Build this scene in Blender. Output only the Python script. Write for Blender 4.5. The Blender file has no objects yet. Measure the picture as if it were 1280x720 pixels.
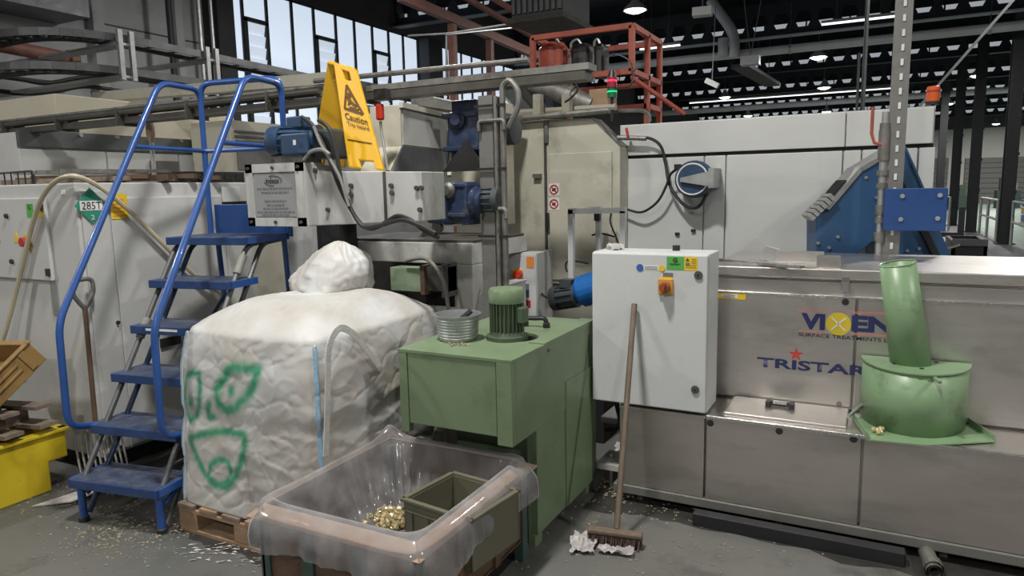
import bpy, math, random
from mathutils import Vector, Matrix, noise
random.seed(7)
PI = math.pi
SC = bpy.context.scene
COL = SC.collection

# ------------------------------------------------------------------ camera
FPX = 880.0
YAW, PITCH, ROLL, CAMH = math.radians(27.6), math.radians(8.0), math.radians(1.15), 1.55
CAM = Vector((0, 0, CAMH))
FW = Vector((-math.sin(YAW)*math.cos(PITCH), math.cos(YAW)*math.cos(PITCH), -math.sin(PITCH)))
_r0 = Vector((math.cos(YAW), math.sin(YAW), 0)); _u0 = _r0.cross(FW)
RT = _r0*math.cos(ROLL) - _u0*math.sin(ROLL)
UP = _u0*math.cos(ROLL) + _r0*math.sin(ROLL)
cam_data = bpy.data.cameras.new('camera')
cam_data.sensor_width = 36.0
cam_data.lens = 36.0*FPX/1280.0
cam_data.clip_start = 0.05; cam_data.clip_end = 300
cam = bpy.data.objects.new('camera', cam_data); COL.objects.link(cam)
mm = Matrix.Identity(4)
for i in range(3):
    mm[i][0] = RT[i]; mm[i][1] = UP[i]; mm[i][2] = -FW[i]; mm[i][3] = CAM[i]
cam.matrix_world = mm
SC.camera = cam

# ------------------------------------------------------------------ world, exposure
world = bpy.data.worlds.new('overcast_sky'); SC.world = world; world.use_nodes = True
_bg = world.node_tree.nodes['Background']
_bg.inputs[0].default_value = (0.78, 0.87, 1.0, 1); _bg.inputs[1].default_value = 0.9
vs = SC.view_settings
vs.view_transform = 'Standard'; vs.look = 'None'; vs.gamma = 1.0; vs.use_curve_mapping = False
vs.exposure = 0.0

# ------------------------------------------------------------------ high-bay lamps of the hall (light of each sits in its shade)
LAMP_Z = 5.2
LAMPS = [(-1.6, 1.6, 1.0), (4.4, 2.4, .8), (-1.6, -4.6, .9), (4.4, -4.6, .9), (-7.2, -1.0, .9), (-5.4, 8.0, .8), (1.6, 8.6, .8), (-4.75, 14.9, .6), (2.4, 15.0, .6)]
LAMP_W = 215.0
FAR_LAMPS = [(-1.7, 22.0, 1.0), (-2.0, 29.0, 1.2), (2.7, 28.9, 1.4), (2.5, 38.5, 1.6), (6.2, 50.0, 2.0), (9.0, 30.0, 1.4), (9.5, 42.0, 1.6)]
for i, (x, y, k) in enumerate(LAMPS + FAR_LAMPS):
    ld = bpy.data.lights.new('high_bay_light', 'AREA'); ld.shape = 'DISK'; ld.size = 0.42
    ld.energy = LAMP_W*k; ld.color = (1.0, 0.975, 0.93)
    lo = bpy.data.objects.new('high_bay_light', ld); COL.objects.link(lo)
    lo.location = (x, y, (LAMP_Z if i < len(LAMPS) else 5.0)-0.08)

# ------------------------------------------------------------------ pixel helpers: a pixel of the photograph and a plane of the place give a point
def ray(px, py): return FW + RT*((px-640)/FPX) + UP*((360-py)/FPX)
def PX(px, py, x): d = ray(px, py); return CAM + d*(x/d.x)
def PY(px, py, y): d = ray(px, py); return CAM + d*(y/d.y)
def PZ(px, py, z): d = ray(px, py); return CAM + d*((z-CAMH)/d.z)

# ------------------------------------------------------------------ mesh builder
class MB:
    def __init__(s): s.v = []; s.f = []
    def add(s, vs_, fs_):
        n = len(s.v); s.v += [tuple(p) for p in vs_]; s.f += [tuple(i+n for i in f) for f in fs_]; return s
    def box(s, x0, x1, y0, y1, z0, z1):
        return s.add([(x, y, z) for x in (x0, x1) for y in (y0, y1) for z in (z0, z1)],
                     [(0,1,3,2),(4,6,7,5),(0,4,5,1),(2,3,7,6),(0,2,6,4),(1,5,7,3)])
    def obox(s, c, size, rot=(0,0,0)):
        R = Matrix.Rotation(rot[2],3,'Z') @ Matrix.Rotation(rot[1],3,'Y') @ Matrix.Rotation(rot[0],3,'X')
        c = Vector(c); h = [a/2 for a in size]
        return s.add([c + R @ Vector((x*h[0], y*h[1], z*h[2])) for x in (-1,1) for y in (-1,1) for z in (-1,1)],
                     [(0,1,3,2),(4,6,7,5),(0,4,5,1),(2,3,7,6),(0,2,6,4),(1,5,7,3)])
    def beam(s, a, b, w, h, up=(0,0,1)):
        a = Vector(a); b = Vector(b); d = (b-a).normalized(); up = Vector(up)
        if abs(d.dot(up)) > .98: up = Vector((0,1,0))
        r = d.cross(up).normalized()*w/2; u = r.cross(d).normalized()*h/2
        return s.add([p + i*r + j*u for p in (a, b) for i in (-1,1) for j in (-1,1)],
                     [(0,1,3,2),(4,6,7,5),(0,4,5,1),(2,3,7,6),(0,2,6,4),(1,5,7,3)])
    def tube(s, pts, r, n=8, caps=True, closed=False):
        pts = [Vector(p) for p in pts]; m = len(pts); rr = r if isinstance(r, (list, tuple)) else [r]*m
        T = []
        for i in range(m):
            a = pts[(i-1) % m] if (closed or i) else pts[0]; b = pts[(i+1) % m] if (closed or i < m-1) else pts[-1]
            T.append((b-a).normalized())
        nrm = T[0].orthogonal().normalized(); vs_ = []
        for i in range(m):
            if i:
                q = T[i-1].rotation_difference(T[i]); nrm = (q @ nrm); nrm = (nrm - T[i]*nrm.dot(T[i])).normalized()
            bn = T[i].cross(nrm)
            for k in range(n):
                a = 2*PI*k/n; vs_.append(pts[i] + (nrm*math.cos(a) + bn*math.sin(a))*rr[i])
        fs_ = []
        for i in range(m if closed else m-1):
            j = (i+1) % m
            for k in range(n):
                fs_.append((i*n+k, i*n+(k+1) % n, j*n+(k+1) % n, j*n+k))
        if caps and not closed:
            fs_.append(tuple(range(n-1, -1, -1))); fs_.append(tuple((m-1)*n+k for k in range(n)))
        return s.add(vs_, fs_)
    def cyl(s, a, b, r, n=16, r2=None):
        return s.tube([a, b], [r, r if r2 is None else r2], n)
    def lathe(s, prof, a, d, n=20):
        """prof: list of (radius, distance along d) from the point a"""
        a = Vector(a); d = Vector(d).normalized(); e = d.orthogonal().normalized(); g = d.cross(e); vs_ = []; fs_ = []
        for (r, t) in prof:
            for k in range(n):
                w = 2*PI*k/n; vs_.append(a + d*t + (e*math.cos(w)+g*math.sin(w))*max(r, 1e-4))
        for i in range(len(prof)-1):
            for k in range(n): fs_.append((i*n+k, i*n+(k+1) % n, (i+1)*n+(k+1) % n, (i+1)*n+k))
        return s.add(vs_, fs_)
    def prism(s, poly, ax, a, b):
        """poly of 2-d points extruded along the axis ax ('x','y','z') from a to b"""
        def mk(p, t): return {'x': (t, p[0], p[1]), 'y': (p[0], t, p[1]), 'z': (p[0], p[1], t)}[ax]
        n = len(poly)
        return s.add([mk(p, a) for p in poly] + [mk(p, b) for p in poly],
                     [tuple(range(n)), tuple(range(2*n-1, n-1, -1))] + [(i, i+n, (i+1) % n + n, (i+1) % n) for i in range(n)])
    def slab(s, quad, th):
        q = [Vector(p) for p in quad]; n = (q[1]-q[0]).cross(q[2]-q[0]).normalized()*th; m = len(q)
        return s.add([p for p in q] + [p+n for p in q], [tuple(range(m-1,-1,-1)), tuple(range(m, 2*m))] + [(i, (i+1) % m, (i+1) % m+m, i+m) for i in range(m)])
    def build(s, name, mat, parent=None, smooth=False, bevel=0, label=None, solid=0):
        me = bpy.data.meshes.new(name); me.from_pydata(s.v, [], s.f); me.update()
        import bmesh
        bm = bmesh.new(); bm.from_mesh(me); bmesh.ops.recalc_face_normals(bm, faces=bm.faces); bm.to_mesh(me); bm.free()
        if smooth:
            me.shade_smooth(); me.set_sharp_from_angle(angle=math.radians(38))
        me.materials.append(MAT[mat] if isinstance(mat, str) else mat)
        o = bpy.data.objects.new(name, me); COL.objects.link(o); adopt(o, parent)
        if solid:
            md = o.modifiers.new('thickness', 'SOLIDIFY'); md.thickness = solid; md.offset = 0
        if bevel:
            md = o.modifiers.new('bevel', 'BEVEL'); md.width = bevel; md.segments = 2; md.limit_method = 'ANGLE'; md.angle_limit = math.radians(40)
        if label: o['label'] = label
        return o

WORLD_M = {}
def adopt(o, parent):
    """children are modelled in the coordinates of the place"""
    if parent is not None:
        o.parent = parent; o.matrix_parent_inverse = WORLD_M.get(parent.name, Matrix.Identity(4)).inverted()
def thing(name, label, cat, loc=(0,0,0), group=None):
    o = bpy.data.objects.new(name, None); COL.objects.link(o); o.location = loc; o.empty_display_size = .1
    WORLD_M[o.name] = Matrix.Translation(Vector(loc))
    o['label'] = label; o['category'] = cat
    if group: o['group'] = group
    return o
def tag(o, label, cat, group=None, kind=None):
    o['label'] = label; o['category'] = cat
    if group: o['group'] = group
    if kind: o['kind'] = kind
    return o
def struct(o, label=None):
    o['kind'] = 'structure'
    if label: o['label'] = label
    return o
def dup(root, shift, label=None, rz=0.0):
    r = root.copy(); COL.objects.link(r); r.location = root.location + Vector(shift); r.rotation_euler.z += rz
    if label: r['label'] = label
    for ch in root.children:
        c = ch.copy(); COL.objects.link(c); c.parent = r; c.matrix_parent_inverse = ch.matrix_parent_inverse
        for g in ch.children:
            d = g.copy(); COL.objects.link(d); d.parent = c; d.matrix_parent_inverse = g.matrix_parent_inverse
    return r
def B(x0, x1, y0, y1, z0, z1): return MB().box(x0, x1, y0, y1, z0, z1)
def smooth_path(pts, sub=6):
    P = [Vector(p) for p in pts]; out = []
    for i in range(len(P)-1):
        p0 = P[max(i-1,0)]; p1 = P[i]; p2 = P[i+1]; p3 = P[min(i+2, len(P)-1)]
        for k in range(sub):
            t = k/sub
            out.append(.5*((2*p1) + (p2-p0)*t + (2*p0-5*p1+4*p2-p3)*t*t + (3*p1-p0-3*p2+p3)*t**3))
    out.append(P[-1]); return out
def round_path(pts, r=.06, n=5):
    P = [Vector(p) for p in pts]; out = [P[0]]
    for i in range(1, len(P)-1):
        a = (P[i-1]-P[i]); b = (P[i+1]-P[i]); k = min(r, a.length*.45, b.length*.45)
        A = P[i]+a.normalized()*k; Bq = P[i]+b.normalized()*k
        for j in range(n+1):
            t = j/n; out.append(A*(1-t)**2 + P[i]*2*t*(1-t) + Bq*t*t)
    out.append(P[-1]); return out
def text(name, body, bl, br, tl, mat, parent, lift=.0015, bold=0.0):
    """letters fitted into the parallelogram bottom-left, bottom-right, top-left"""
    cu = bpy.data.curves.new(name, 'FONT'); cu.body = body; cu.size = 1; cu.resolution_u = 3; cu.offset = bold
    to = bpy.data.objects.new(name, cu); COL.objects.link(to)
    dg = bpy.context.evaluated_depsgraph_get(); dg.update()
    me = bpy.data.meshes.new_from_object(to.evaluated_get(dg)); bpy.data.objects.remove(to)
    bl, br, tl = Vector(bl), Vector(br), Vector(tl); X = br-bl; Yv = tl-bl; N = X.cross(Yv).normalized()*lift
    xs = [v.co.x for v in me.vertices]; ys = [v.co.y for v in me.vertices]; x0, x1, y0, y1 = min(xs), max(xs), min(ys), max(ys)
    for v in me.vertices:
        v.co = bl + X*((v.co.x-x0)/(x1-x0)) + Yv*((v.co.y-y0)/max(y1-y0, 1e-6)) + N
    me.name = name; me.materials.clear(); me.materials.append(MAT[mat])
    o = bpy.data.objects.new(name, me); COL.objects.link(o); adopt(o, parent); return o

# ------------------------------------------------------------------ materials
MAT = {}
def mat(name, col, rough=.5, metal=0.0, var=.12, scale=6.0, dirt=None, bump=0.0, bscale=60.0, spec=.5, stretch=None, emit=None, estr=1.0, coat=0.0, colour2=None, mixscale=3.0, mixlo=.45, mixhi=.6):
    m = bpy.data.materials.new(name); m.use_nodes = True; nt = m.node_tree; N = nt.nodes; L = nt.links
    bs = N['Principled BSDF']; bs.inputs['Roughness'].default_value = rough; bs.inputs['Metallic'].default_value = metal
    bs.inputs['Specular IOR Level'].default_value = spec; bs.inputs['Coat Weight'].default_value = coat
    tc = N.new('ShaderNodeTexCoord'); mp = N.new('ShaderNodeMapping'); L.new(tc.outputs['Object'], mp.inputs['Vector'])
    if stretch: mp.inputs['Scale'].default_value = stretch
    def noise_(sc, det=5, ro=.6):
        n = N.new('ShaderNodeTexNoise'); n.inputs['Scale'].default_value = sc; n.inputs['Detail'].default_value = det; n.inputs['Roughness'].default_value = ro
        L.new(mp.outputs[0], n.inputs['Vector']); return n
    def ramp(src, lo, hi):
        r = N.new('ShaderNodeMapRange'); r.inputs[1].default_value = lo; r.inputs[2].default_value = hi; L.new(src, r.inputs[0]); return r.outputs[0]
    def mix(f, a, b):
        x = N.new('ShaderNodeMix'); x.data_type = 'RGBA'; x.blend_type = 'MIX'
        if isinstance(f, float): x.inputs[0].default_value = f
        else: L.new(f, x.inputs[0])
        for k, c in ((6, a), (7, b)):
            if isinstance(c, tuple): x.inputs[k].default_value = (*c, 1)
            else: L.new(c, x.inputs[k])
        return x.outputs[2]
    n1 = noise_(scale)
    lo = tuple(max(0, c*(1-var)) for c in col); hi = tuple(min(1, c*(1+var)) for c in col)
    c = mix(ramp(n1.outputs[0], .3, .7), lo, hi)
    if colour2:
        n3 = noise_(mixscale, 6, .65); c = mix(ramp(n3.outputs[0], mixlo, mixhi), c, colour2)
    if dirt:
        dcol, dlo, dhi, dsc, damt = dirt
        n2 = noise_(dsc, 8, .7); r = N.new('ShaderNodeMapRange'); r.inputs[1].default_value = dlo; r.inputs[2].default_value = dhi; r.inputs[4].default_value = damt
        L.new(n2.outputs[0], r.inputs[0]); c = mix(r.outputs[0], c, dcol)
    L.new(c, bs.inputs['Base Color'])
    n4 = noise_(scale*3, 3); r = N.new('ShaderNodeMapRange'); r.inputs[3].default_value = max(.02, rough-.1); r.inputs[4].default_value = min(1, rough+.12)
    L.new(n4.outputs[0], r.inputs[0]); L.new(r.outputs[0], bs.inputs['Roughness'])
    if bump:
        nb = noise_(bscale, 4); bp = N.new('ShaderNodeBump'); bp.inputs['Strength'].default_value = bump; bp.inputs['Distance'].default_value = .01
        L.new(nb.outputs[0], bp.inputs['Height']); L.new(bp.outputs[0], bs.inputs['Normal'])
    if emit:
        bs.inputs['Emission Color'].default_value = (*emit, 1); bs.inputs['Emission Strength'].default_value = estr
    MAT[name] = m; return m

GR = (.045, .04, .035)
mat('concrete_floor', (.155, .152, .138), .5, var=.25, scale=1.6, colour2=(.078, .084, .082), mixscale=.8, mixlo=.42, mixhi=.66, dirt=((.02, .019, .018), .52, .70, 2.1, .8), bump=.12, bscale=45)
mat('path_floor', (.10, .105, .115), .5, var=.15, scale=1)
mat('green_floor', (.16, .24, .19), .45, var=.12, scale=.6)
mat('white_paint', (.57, .585, .585), .42, var=.05, scale=2, dirt=((.30, .29, .26), .58, .78, 5, .5))
mat('grey_paint', (.52, .525, .51), .45, var=.08, scale=2, dirt=((.16, .15, .13), .56, .8, 4, .6))
mat('panel_white', (.56, .57, .56), .4, var=.05, scale=1.5, dirt=((.34, .33, .29), .6, .82, 2.2, .5))
mat('cream_paint', (.50, .485, .40), .5, var=.07, scale=2, dirt=((.18, .165, .13), .54, .78, 3.2, .7))
mat('cream_upper', (.55, .51, .40), .5, var=.06, scale=2, dirt=((.3, .27, .2), .58, .8, 3, .5))
mat('dirty_white', (.50, .505, .49), .5, var=.1, scale=5, dirt=((.13, .115, .09), .5, .74, 4.5, .75), stretch=(1, 1, .45))
mat('dirty_frame', (.52, .52, .49), .55, var=.12, scale=4, dirt=((.12, .10, .08), .52, .74, 5, .8))
mat('isolator_orange', (.58, .31, .05), .5, var=.05)
mat('isolator_red', (.30, .07, .025), .45, var=.05)
mat('floor_grime_shade', (.034, .032, .029), .45, var=.4, scale=9)
mat('column_grey', (.19, .19, .175), .5, .3, var=.15, scale=6, dirt=((.09, .085, .075), .52, .72, 6, .7))
mat('olive_paint', (.30, .285, .225), .5, var=.12, scale=4, dirt=((.11, .1, .075), .5, .74, 6, .7))
mat('grime', (.06, .055, .05), .7, var=.4, scale=9)
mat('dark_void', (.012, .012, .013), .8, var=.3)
mat('black_plastic', (.02, .02, .021), .42, var=.2)
mat('black_rubber', (.018, .018, .019), .6, var=.2)
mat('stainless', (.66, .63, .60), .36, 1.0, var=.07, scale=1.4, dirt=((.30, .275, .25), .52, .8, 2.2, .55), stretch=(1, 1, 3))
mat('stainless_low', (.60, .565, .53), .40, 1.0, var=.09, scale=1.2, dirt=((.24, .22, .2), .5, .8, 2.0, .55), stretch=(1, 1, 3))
mat('steel_bright', (.68, .67, .65), .25, 1.0, var=.05)
mat('galvanised', (.44, .45, .45), .45, .8, var=.15, scale=10)
mat('galvanised_dark', (.13, .135, .14), .5, .6, var=.2, scale=6)
mat('grubby_steel', (.22, .215, .2), .5, .6, var=.25, scale=8, dirt=((.05, .045, .04), .5, .7, 9, .7))
mat('green_paint', (.18, .25, .145), .36, var=.09, scale=3, dirt=((.09, .11, .06), .55, .78, 5, .6))
mat('green_chute', (.21, .325, .18), .36, var=.08, scale=3, dirt=((.08, .095, .055), .56, .74, 7, .7))
mat('green_dark', (.07, .10, .06), .45, var=.15, scale=9)
mat('green_mint', (.27, .36, .24), .5, var=.1, scale=4, dirt=((.1, .09, .06), .5, .7, 8, .7))
mat('blue_steps', (.025, .085, .30), .32, var=.15, scale=5, coat=.2)
mat('blue_nosing', (.022, .055, .165), .4, var=.2, scale=10, dirt=((.09, .085, .08), .52, .75, 20, .6))
mat('trunk_dark', (.085, .08, .07), .5, .4, var=.25, scale=8)
mat('blue_tread', (.045, .062, .115), .45, var=.35, scale=14, dirt=((.16, .15, .13), .5, .72, 22, .7), bump=.4, bscale=160)
mat('blue_machine', (.028, .085, .19), .42, var=.12, scale=2)
mat('blue_box', (.015, .055, .19), .4, var=.08, scale=2)
mat('blue_motor', (.03, .065, .13), .42, var=.2, scale=9, dirt=((.05, .05, .05), .5, .7, 9, .6))
mat('blue_gear', (.02, .036, .085), .45, var=.25, scale=12, dirt=((.16, .15, .13), .52, .72, 16, .5))
mat('blue_bright', (.02, .16, .48), .4, var=.12, scale=9)
mat('dark_motor', (.05, .06, .065), .5, var=.2, scale=9)
mat('red_paint', (.40, .09, .055), .5, var=.15, scale=4, dirt=((.16, .05, .035), .5, .7, 6, .6))
mat('red_bright', (.55, .04, .02), .4, var=.1)
mat('red_beam', (.20, .085, .065), .6, var=.15)
mat('yellow_plastic', (.72, .40, .015), .42, var=.06, scale=3)
mat('yellow_bin', (.60, .45, .02), .45, var=.1, scale=3, dirt=((.12, .1, .03), .58, .76, 6, .8))
mat('yellow_sticker', (.75, .52, .03), .5, var=.04)
mat('orange_sticker', (.70, .26, .06), .5, var=.06)
mat('green_sticker', (.09, .38, .08), .5, var=.04)
mat('teal_sticker', (.03, .25, .17), .5, var=.04)
mat('blue_sticker', (.03, .12, .42), .5, var=.04)
mat('white_sticker', (.72, .72, .70), .5, var=.03)
mat('red_sticker', (.42, .03, .03), .5, var=.05)
mat('ink_black', (.012, .012, .012), .6, var=.05)
mat('ink_navy', (.02, .025, .10), .5, var=.05)
mat('ink_red', (.50, .06, .045), .5, var=.05)
mat('ink_grey', (.16, .16, .17), .6, var=.1)
mat('ink_brown', (.12, .06, .01), .6, var=.1)
mat('ink_pink', (.48, .19, .17), .5, var=.05)
mat('ink_yellow', (.62, .47, .03), .5, var=.05)
mat('plate_grey', (.36, .365, .37), .4, .3, var=.04)
mat('bag_strap', (.58, .58, .56), .7, var=.1, scale=30, bump=.4, bscale=150)
mat('bag_stitch', (.23, .42, .60), .7, var=.2, scale=60)
mat('wood_pallet', (.30, .195, .115), .75, var=.25, scale=7, dirt=((.10, .07, .05), .5, .72, 9, .7), stretch=(.35, 1, 1), bump=.3, bscale=30)
mat('wood_grey', (.20, .155, .12), .8, var=.3, scale=8, dirt=((.06, .05, .04), .5, .72, 9, .7))
mat('broom_wood', (.155, .115, .085), .6, var=.2, scale=10, stretch=(4, 4, .4))
mat('bristle', (.10, .06, .05), .9, var=.4, scale=60)
mat('rust_steel', (.12, .075, .05), .65, .2, var=.35, scale=5, dirt=((.30, .12, .04), .55, .75, 4, .7), bump=.2)
mat('rim_steel', (.36, .25, .18), .5, .3, var=.12, scale=4)
mat('post_green', (.05, .085, .075), .55, var=.25, scale=9)
mat('crate_olive', (.13, .125, .085), .5, var=.12, scale=5)
mat('crate_tan', (.27, .165, .055), .5, var=.15, scale=5, dirt=((.13, .075, .03), .5, .75, 7, .7))
mat('brass', (.62, .52, .31), .35, .6, var=.2, scale=40)
mat('debris', (.30, .26, .18), .6, .1, var=.5, scale=80)
mat('paper_rag', (.48, .46, .45), .85, var=.2, scale=20, bump=.6, bscale=60)
mat('hose_cream', (.50, .45, .32), .45, var=.1, scale=8)
mat('hose_grey', (.22, .22, .20), .5, var=.15, scale=8)
mat('wall_block', (.40, .41, .425), .8, var=.1, scale=2, dirt=((.12, .12, .125), .55, .75, 1.2, .6), bump=.2)
mat('wall_dark', (.085, .085, .09), .8, var=.15, scale=.8)
mat('wall_far', (.52, .51, .49), .7, var=.05, scale=.6)
mat('roller_grey', (.16, .155, .15), .6, var=.06)
mat('roof_dark', (.028, .03, .034), .75, var=.25, scale=.8)
mat('beam_dark', (.03, .034, .042), .6, .2, var=.2, scale=1.5)
mat('flange_painted_lit', (.42, .49, .56), .5, 0, var=.1, scale=1.5)
mat('pipe_pale', (.62, .64, .66), .42, 0, var=.1, scale=2)
mat('post_black', (.013, .014, .017), .5, var=.2)
mat('window_frame_dark', (.03, .032, .038), .6, var=.15)
mat('daylight_pane', (.5, .55, .6), .35, var=.03, emit=(.74, .85, 1.0), estr=.80)
mat('rooflight_pane', (.5, .55, .6), .35, var=.03, emit=(.86, .94, 1.0), estr=.34)
mat('louvre_glass', (.55, .6, .66), .3, var=.05, emit=(.74, .85, 1.0), estr=.62)
mat('lamp_glow', (.9, .88, .8), .4, var=.02, emit=(1.0, .96, .86), estr=9.0)
mat('tube_glow', (.9, .9, .9), .4, var=.02, emit=(.95, .98, 1.0), estr=2.0)
mat('lamp_shade', (.5, .5, .5), .4, .3, var=.05)
mat('signal_red', (.5, .02, .03), .3, var=.03, emit=(1.0, .03, .10), estr=1.6)
mat('signal_red_dim', (.33, .02, .04), .3, var=.03)
mat('signal_green', (.01, .22, .07), .3, var=.03, emit=(.02, .9, .30), estr=.9)
mat('signal_green_dim', (.01, .15, .055), .3, var=.03)
mat('signal_orange', (.65, .12, .02), .35, var=.05)
mat('foil', (.5, .5, .5), .3, .9, var=.1)

def plastic(name, tint, alpha):
    m = bpy.data.materials.new(name); m.use_nodes = True; nt = m.node_tree; N = nt.nodes; L = nt.links
    bs = N['Principled BSDF']; bs.inputs['Base Color'].default_value = (*tint, 1); bs.inputs['Roughness'].default_value = .12; bs.inputs['Specular IOR Level'].default_value = .9
    tr = N.new('ShaderNodeBsdfTransparent'); tr.inputs[0].default_value = (.97, .96, .96, 1)
    mx = N.new('ShaderNodeMixShader')
    tc = N.new('ShaderNodeTexCoord'); n = N.new('ShaderNodeTexNoise'); n.inputs['Scale'].default_value = 9; n.inputs['Detail'].default_value = 6
    L.new(tc.outputs['Object'], n.inputs['Vector'])
    r = N.new('ShaderNodeMapRange'); r.inputs[1].default_value = .3; r.inputs[2].default_value = .7; r.inputs[3].default_value = alpha-.07; r.inputs[4].default_value = alpha+.12
    L.new(n.outputs[0], r.inputs[0])
    lw = N.new('ShaderNodeFresnel'); lw.inputs[0].default_value = 1.5
    ad = N.new('ShaderNodeMath'); ad.operation = 'ADD'; ad.use_clamp = True; L.new(r.outputs[0], ad.inputs[0]); L.new(lw.outputs[0], ad.inputs[1])
    bp = N.new('ShaderNodeBump'); bp.inputs['Strength'].default_value = .6; bp.inputs['Distance'].default_value = .02
    n2 = N.new('ShaderNodeTexNoise'); n2.noise_type = 'RIDGED_MULTIFRACTAL'; n2.inputs['Scale'].default_value = 5; n2.inputs['Detail'].default_value = 2
    L.new(tc.outputs['Object'], n2.inputs['Vector']); L.new(n2.outputs[0], bp.inputs['Height']); L.new(bp.outputs[0], bs.inputs['Normal'])
    L.new(ad.outputs[0], mx.inputs[0]); L.new(tr.outputs[0], mx.inputs[1]); L.new(bs.outputs[0], mx.inputs[2])
    L.new(mx.outputs[0], N['Material Output'].inputs['Surface']); MAT[name] = m
plastic('liner_plastic', (.70, .69, .70), .15)

def bag_material():
    m = bpy.data.materials.new('bag_fabric'); m.use_nodes = True; nt = m.node_tree; N = nt.nodes; L = nt.links
    bs = N['Principled BSDF']; bs.inputs['Roughness'].default_value = .55
    tc = N.new('ShaderNodeTexCoord'); n = N.new('ShaderNodeTexNoise'); n.inputs['Scale'].default_value = 3.5; n.inputs['Detail'].default_value = 7
    L.new(tc.outputs['Object'], n.inputs['Vector'])
    r = N.new('ShaderNodeMapRange'); r.inputs[1].default_value = .35; r.inputs[2].default_value = .7; L.new(n.outputs[0], r.inputs[0])
    x = N.new('ShaderNodeMix'); x.data_type = 'RGBA'; L.new(r.outputs[0], x.inputs[0]); x.inputs[6].default_value = (.58, .59, .585, 1); x.inputs[7].default_value = (.45, .41, .365, 1)
    at = N.new('ShaderNodeAttribute'); at.attribute_name = 'spray'
    y = N.new('ShaderNodeMix'); y.data_type = 'RGBA'; L.new(at.outputs['Fac'], y.inputs[0]); L.new(x.outputs[2], y.inputs[6]); y.inputs[7].default_value = (.03, .28, .14, 1)
    L.new(y.outputs[2], bs.inputs['Base Color'])
    n3 = N.new('ShaderNodeTexNoise'); n3.noise_type = 'RIDGED_MULTIFRACTAL'; n3.inputs['Scale'].default_value = 5; n3.inputs['Detail'].default_value = 3; n3.inputs['Roughness'].default_value = .45
    L.new(tc.outputs['Object'], n3.inputs['Vector'])
    b = N.new('ShaderNodeBump'); b.inputs['Strength'].default_value = .35; b.inputs['Distance'].default_value = .015; L.new(n3.outputs[0], b.inputs['Height'])
    n5 = N.new('ShaderNodeTexNoise'); n5.inputs['Scale'].default_value = 40; L.new(tc.outputs['Object'], n5.inputs['Vector'])
    b2 = N.new('ShaderNodeBump'); b2.inputs['Strength'].default_value = .12; b2.inputs['Distance'].default_value = .006; L.new(n5.outputs[0], b2.inputs['Height']); L.new(b.outputs[0], b2.inputs['Normal'])
    L.new(b2.outputs[0], bs.inputs['Normal']); MAT['bag_fabric'] = m
bag_material()

# =================================================================== the hall
struct(B(-10.3, 16.3, -9.3, 57, -.12, 0).build('floor', 'concrete_floor'), 'dark grey oily concrete floor with scattered swarf')
fl = B(2.75, 15.9, 9, 55.8, 0, .006).build('trim_1', 'green_floor'); struct(fl, 'pale green painted floor area beyond the railing')
fl = B(.7, 2.75, 9, 55.8, 0, .004).build('trim_2', 'path_floor'); struct(fl, 'grey walkway strip beside the railing')
struct(B(16, 16.3, -9.3, 57, 0, 6.6).build('wall_right', 'wall_block'))
struct(B(-10.3, 16.3, -9.6, -9.3, 0, 6.6).build('wall_back', 'wall_block'))
wf = struct(B(-10.3, 16.3, 56, 56.3, 0, 4.9).build('wall_far', 'wall_far'), 'far pale wall with grey roller doors')
B(-10.3, 16.3, 55.7, 56.3, 4.9, 6.6).build('upper_cladding', 'wall_dark', wf)
for i, (a, b) in enumerate(((1165, 1183), (1207, 1300))):
    p = PY(a, 198, 55.9); q = PY(b, 246, 55.9)
    d = struct(B(p.x, q.x, 55.86, 55.99, 0, p.z).build('door_%d' % (i+1), 'roller_grey'), 'grey roller shutter door in the far wall')
    for k in range(1, 9): B(p.x, q.x, 55.84, 55.86, p.z*k/9-.02, p.z*k/9+.02).build('slat_rib', 'wall_dark', d)
struct(B(-10.3, 16.3, -9.6, 57, 6.6, 6.75).build('ceiling', 'roof_dark'), 'dark roof deck high above')

# ------------------------------------------------------------------ left wall with its ribbon of windows
WX = -10.0
SILL, HEAD = 2.75, 5.15
m = MB(); m.box(WX-.3, WX, -9.3, 57, 0, SILL)
wl = struct(m.build('wall_left', 'wall_block'), 'grey block wall on the left below the windows')
B(WX-.3, WX, -9.3, 57, HEAD, 6.6).build('upper_wall', 'wall_dark', wl)
yA = PX(283, 60, WX).y
B(WX-.3, WX, -9.3, yA, SILL, HEAD).build('block_panel', 'wall_block', wl)
for zz in (1.1, 1.9, 3.1, 4.0): B(WX, WX+.012, -2, yA-.1, zz, zz+.02).build('joint', 'wall_dark', wl)
for pxl, w in ((112, .16), (215, .14)):
    yy = PX(pxl, 60, WX).y; B(WX, WX+.14, yy, yy+w, 0, HEAD).build('pilaster', 'wall_block', wl)
B(WX, WX+.35, PX(256, 60, WX).y, PX(277, 60, WX).y, 0, 6.6).build('column', 'window_frame_dark', wl)
ub = PX(0, 0, WX)
bays = [(283, 307, 0), (307, 337, 1), (337, 368, 0), (368, 395, 0), (395, 422, 1), (422, 445, 0), (445, 467, 0), (467, 487, 1), (487, 505, 0), (505, 523, 0), (540, 549, 0), (549, 559, 1), (559, 577, 0), (577, 590, 0), (590, 603, 0), (603, 618, 0), (618, 630, 0), (630, 642, 0), (656, 668, 0), (668, 680, 0)]
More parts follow.
